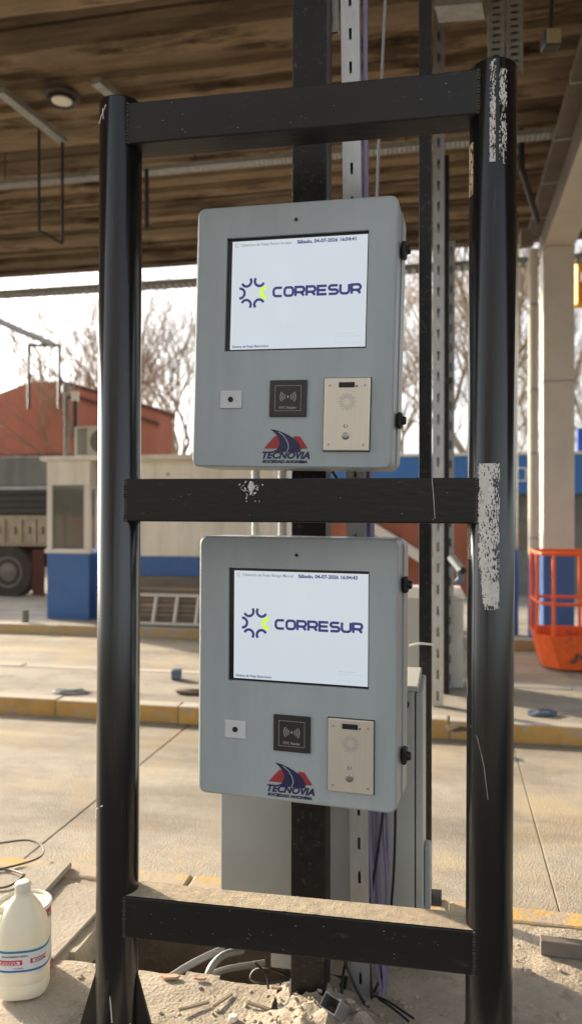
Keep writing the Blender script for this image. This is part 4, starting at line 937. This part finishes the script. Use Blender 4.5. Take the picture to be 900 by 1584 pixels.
# pit conduits
for k, pts in enumerate(([W(215, 1545, 2.45), W(290, 1495, 2.52), W(345, 1468, 2.60)], [W(315, 1535, 2.47), W(325, 1500, 2.50), W(345, 1478, 2.55), W(375, 1470, 2.6)], [W(318, 1512, 2.62), W(350, 1500, 2.64), W(410, 1490, 2.66)])):
    cable('pit_conduit', pts, .012, 'conduit_grey', ('grey conduit rising straight out of the open pit', 'grey conduit bending upward out of the pit below the cabinet corner', 'lower grey conduit lying across the pit')[k], 'conduit', 'conduits in the pit')
for k, pts in enumerate(([G(450, 1512, .05), G(420, 1500, .08), G(395, 1500, .07), G(388, 1515, .05), G(410, 1522, .05), G(448, 1515, .04)], [G(395, 1490, .10), G(412, 1508, .08), G(415, 1530, .05)], [G(585, 1545, .02), G(605, 1558, .02), G(632, 1580, .015)], [G(575, 1540, .02), G(598, 1548, .02), G(640, 1576, .012)])):
    cable('wire', pts, .0035, 'cable_black', ('black wire looping under the cabinet at the rubble mound', 'short black wire end hanging under the cabinet', 'dark twig like wire on the pale dust right of the channel', 'second dark wire on the pale dust right of the channel')[k], 'wire', None, 6)
# channel offcut on the ground
oc = thing('channel_offcut', 'galvanised channel offcut standing on the ground beside the column foot', 'channel', G(520, 1575, .045), (RAD(48), RAD(12), RAD(-34)))
bm = NB(); slotted(bm, .05, .04, .13, .065, .01, .03, -.03); obj('channel', bm, 'galv', oc)
sb_ = G(838, 1480); fb = thing('flat_steel_bar', 'grey rectangular steel bar lying in the dust at the right edge', 'bar', (sb_.x, sb_.y + .02, .0), (0, 0, RAD(-13)))
bm = NB(); bx(0, .6, -.02, .02, .004, .052, .003, bm=bm); obj('bar', bm, 'rebar', fb)
# broken tile pieces, bottle cap
def chunk(bm, c, s, rnd):
    r = bmesh.ops.create_icosphere(bm, subdivisions=1, radius=1); q = Matrix.Rotation(rnd.uniform(0, 6.28), 3, 'Z') @ Matrix.Rotation(rnd.uniform(-.4, .4), 3, 'X')
    for v_ in r['verts']: v_.co = Vector(c) + q @ Vector((v_.co.x * s[0] * rnd.uniform(.7, 1.2), v_.co.y * s[1] * rnd.uniform(.7, 1.2), v_.co.z * s[2] * rnd.uniform(.7, 1.2)))
rnd = random.Random(5)
for k, (px, py, sx) in enumerate(((262, 1512, .034), (310, 1516, .020), (428, 1536, .014))):
    bm = NB(); u_, v_ = UV(G(px, py)); poly_xz(bm, [(sx * rnd.uniform(.75, 1.15) * math.cos(q), .45 * sx * rnd.uniform(.6, 1.2) * math.sin(q)) for q in (0, .9, 1.9, 3.0, 3.9, 5.2)], -.0035, .0035); bmesh.ops.rotate(bm, cent=(0, 0, 0), matrix=Matrix.Rotation(RAD(82), 3, 'X'), verts=bm.verts[:])
    o = obj('tile_fragment', bm, 'brick_bit', None, ('largest orange tile fragment at the pit rim', 'small orange tile fragment right of the largest one at the pit rim', 'orange tile fragment on the rubble beside the column')[k], 'tile fragment', 'tile fragments at the pit rim')
    o.location = L(u_, v_, isl_h(u_, v_) + .008)
u_, v_ = UV(G(361, 1562, .03)); o = obj('bottle_cap', lathe(NB(), [(.012, 0), (.013, .002), (.013, .012), (.011, .014)], 18), 'can_white', None, 'white bottle cap on the rubble left of the column foot', 'cap', smooth=True); o.location = L(u_, v_, isl_h(u_, v_) + .002)
rb2 = NB()
for k in range(420):
    if k < 230: u_, v_ = rnd.gauss(-.36, .17), rnd.gauss(2.2, .10)
    elif k < 330: u_, v_ = rnd.uniform(-1.5, 1.3), rnd.uniform(1.9, 2.8)
    else: u_, v_ = rnd.gauss(.62, .22), rnd.gauss(2.45, .12)
    if PU0 - .02 < u_ < PU1 + .02 and PV0 - .02 < v_ < PV1 + .02: continue
    s_ = min(.017, .002 + rnd.expovariate(1 / .0035)); chunk(rb2, (u_, v_, isl_h(u_, v_) + s_ * .25), (s_, s_ * .8, s_ * .6), rnd)
o = obj('rubble', rb2, 'stone', None, 'loose concrete rubble scattered around the column foot', 'rubble', kind='stuff'); o.rotation_euler = ROTL
for k, (px, py, ang, ln) in enumerate(((300, 1560, 30, .16), (345, 1550, 55, .14), (400, 1560, -20, .12), (738, 1480, 70, .10), (758, 1500, 60, .08))):
    u_, v_ = UV(G(px, py)); bm = NB(); box(bm, (0, 0, 0), (ln * .6, .010, .006), None, .0015)
    o = obj('wood_splinter', bm, 'old_board', None, ('wood splinter left of the bottle cap', 'wood splinter just behind the bottle cap', 'wood splinter beside the column foot', 'wood splinter right of the right post', 'lower wood splinter right of the right post')[k], 'splinter', 'wood splinters in the rubble')
    o.location = L(u_, v_, isl_h(u_, v_) + .010); o.rotation_euler = (RAD(6), RAD(4), RAD(ang))
# litter on the far island
def litter(px, py, s, mat, label, cat, name):
    p = G(px, py); bm = NB(); box(bm, (0, 0, s[2] / 2), s, None, min(s) * .15); o = obj(name, bm, mat, None, label, cat); o.location = (p.x, p.y, -.004); o.rotation_euler.z = RAD(rnd.uniform(-30, 30)); return o
litter(273, 1050, (.09, .09, .09), 'tin_blue', 'small blue grey tin on the far island', 'tin', 'tin')
def rag(px, py, s, mat, label, cat, name):
    p = G(px, py); bm = NB(); r = bmesh.ops.create_icosphere(bm, subdivisions=2, radius=1)
    for v_ in r['verts']: n_ = 1 + .6 * noise.noise(v_.co * 2 + Vector((px, 0, 0))); v_.co = Vector((v_.co.x * s[0] * n_, v_.co.y * s[1] * n_, max(-.2, v_.co.z) * s[2] * n_ + s[2] * .2))
    o = obj(name, bm, mat, None, label, cat); o.location = (p.x, p.y, -.004)
rag(297, 1073, (.12, .05, .035), 'leaf_brown', 'crumpled dark rag on the far island left of the lower terminal', 'rag', 'rag')
rag(708, 1128, (.10, .05, .03), 'leaf_brown', 'crumpled dark rag by the far kerb just left of the right post', 'rag', 'rag')
rag(108, 1071, (.16, .06, .03), 'galv_old', 'pale crumpled scrap on the far island left of the left post', 'scrap', 'scrap')
rag(838, 1105, (.11, .05, .04), 'tin_blue', 'small blue rag on the far island right of the right post', 'rag', 'rag')
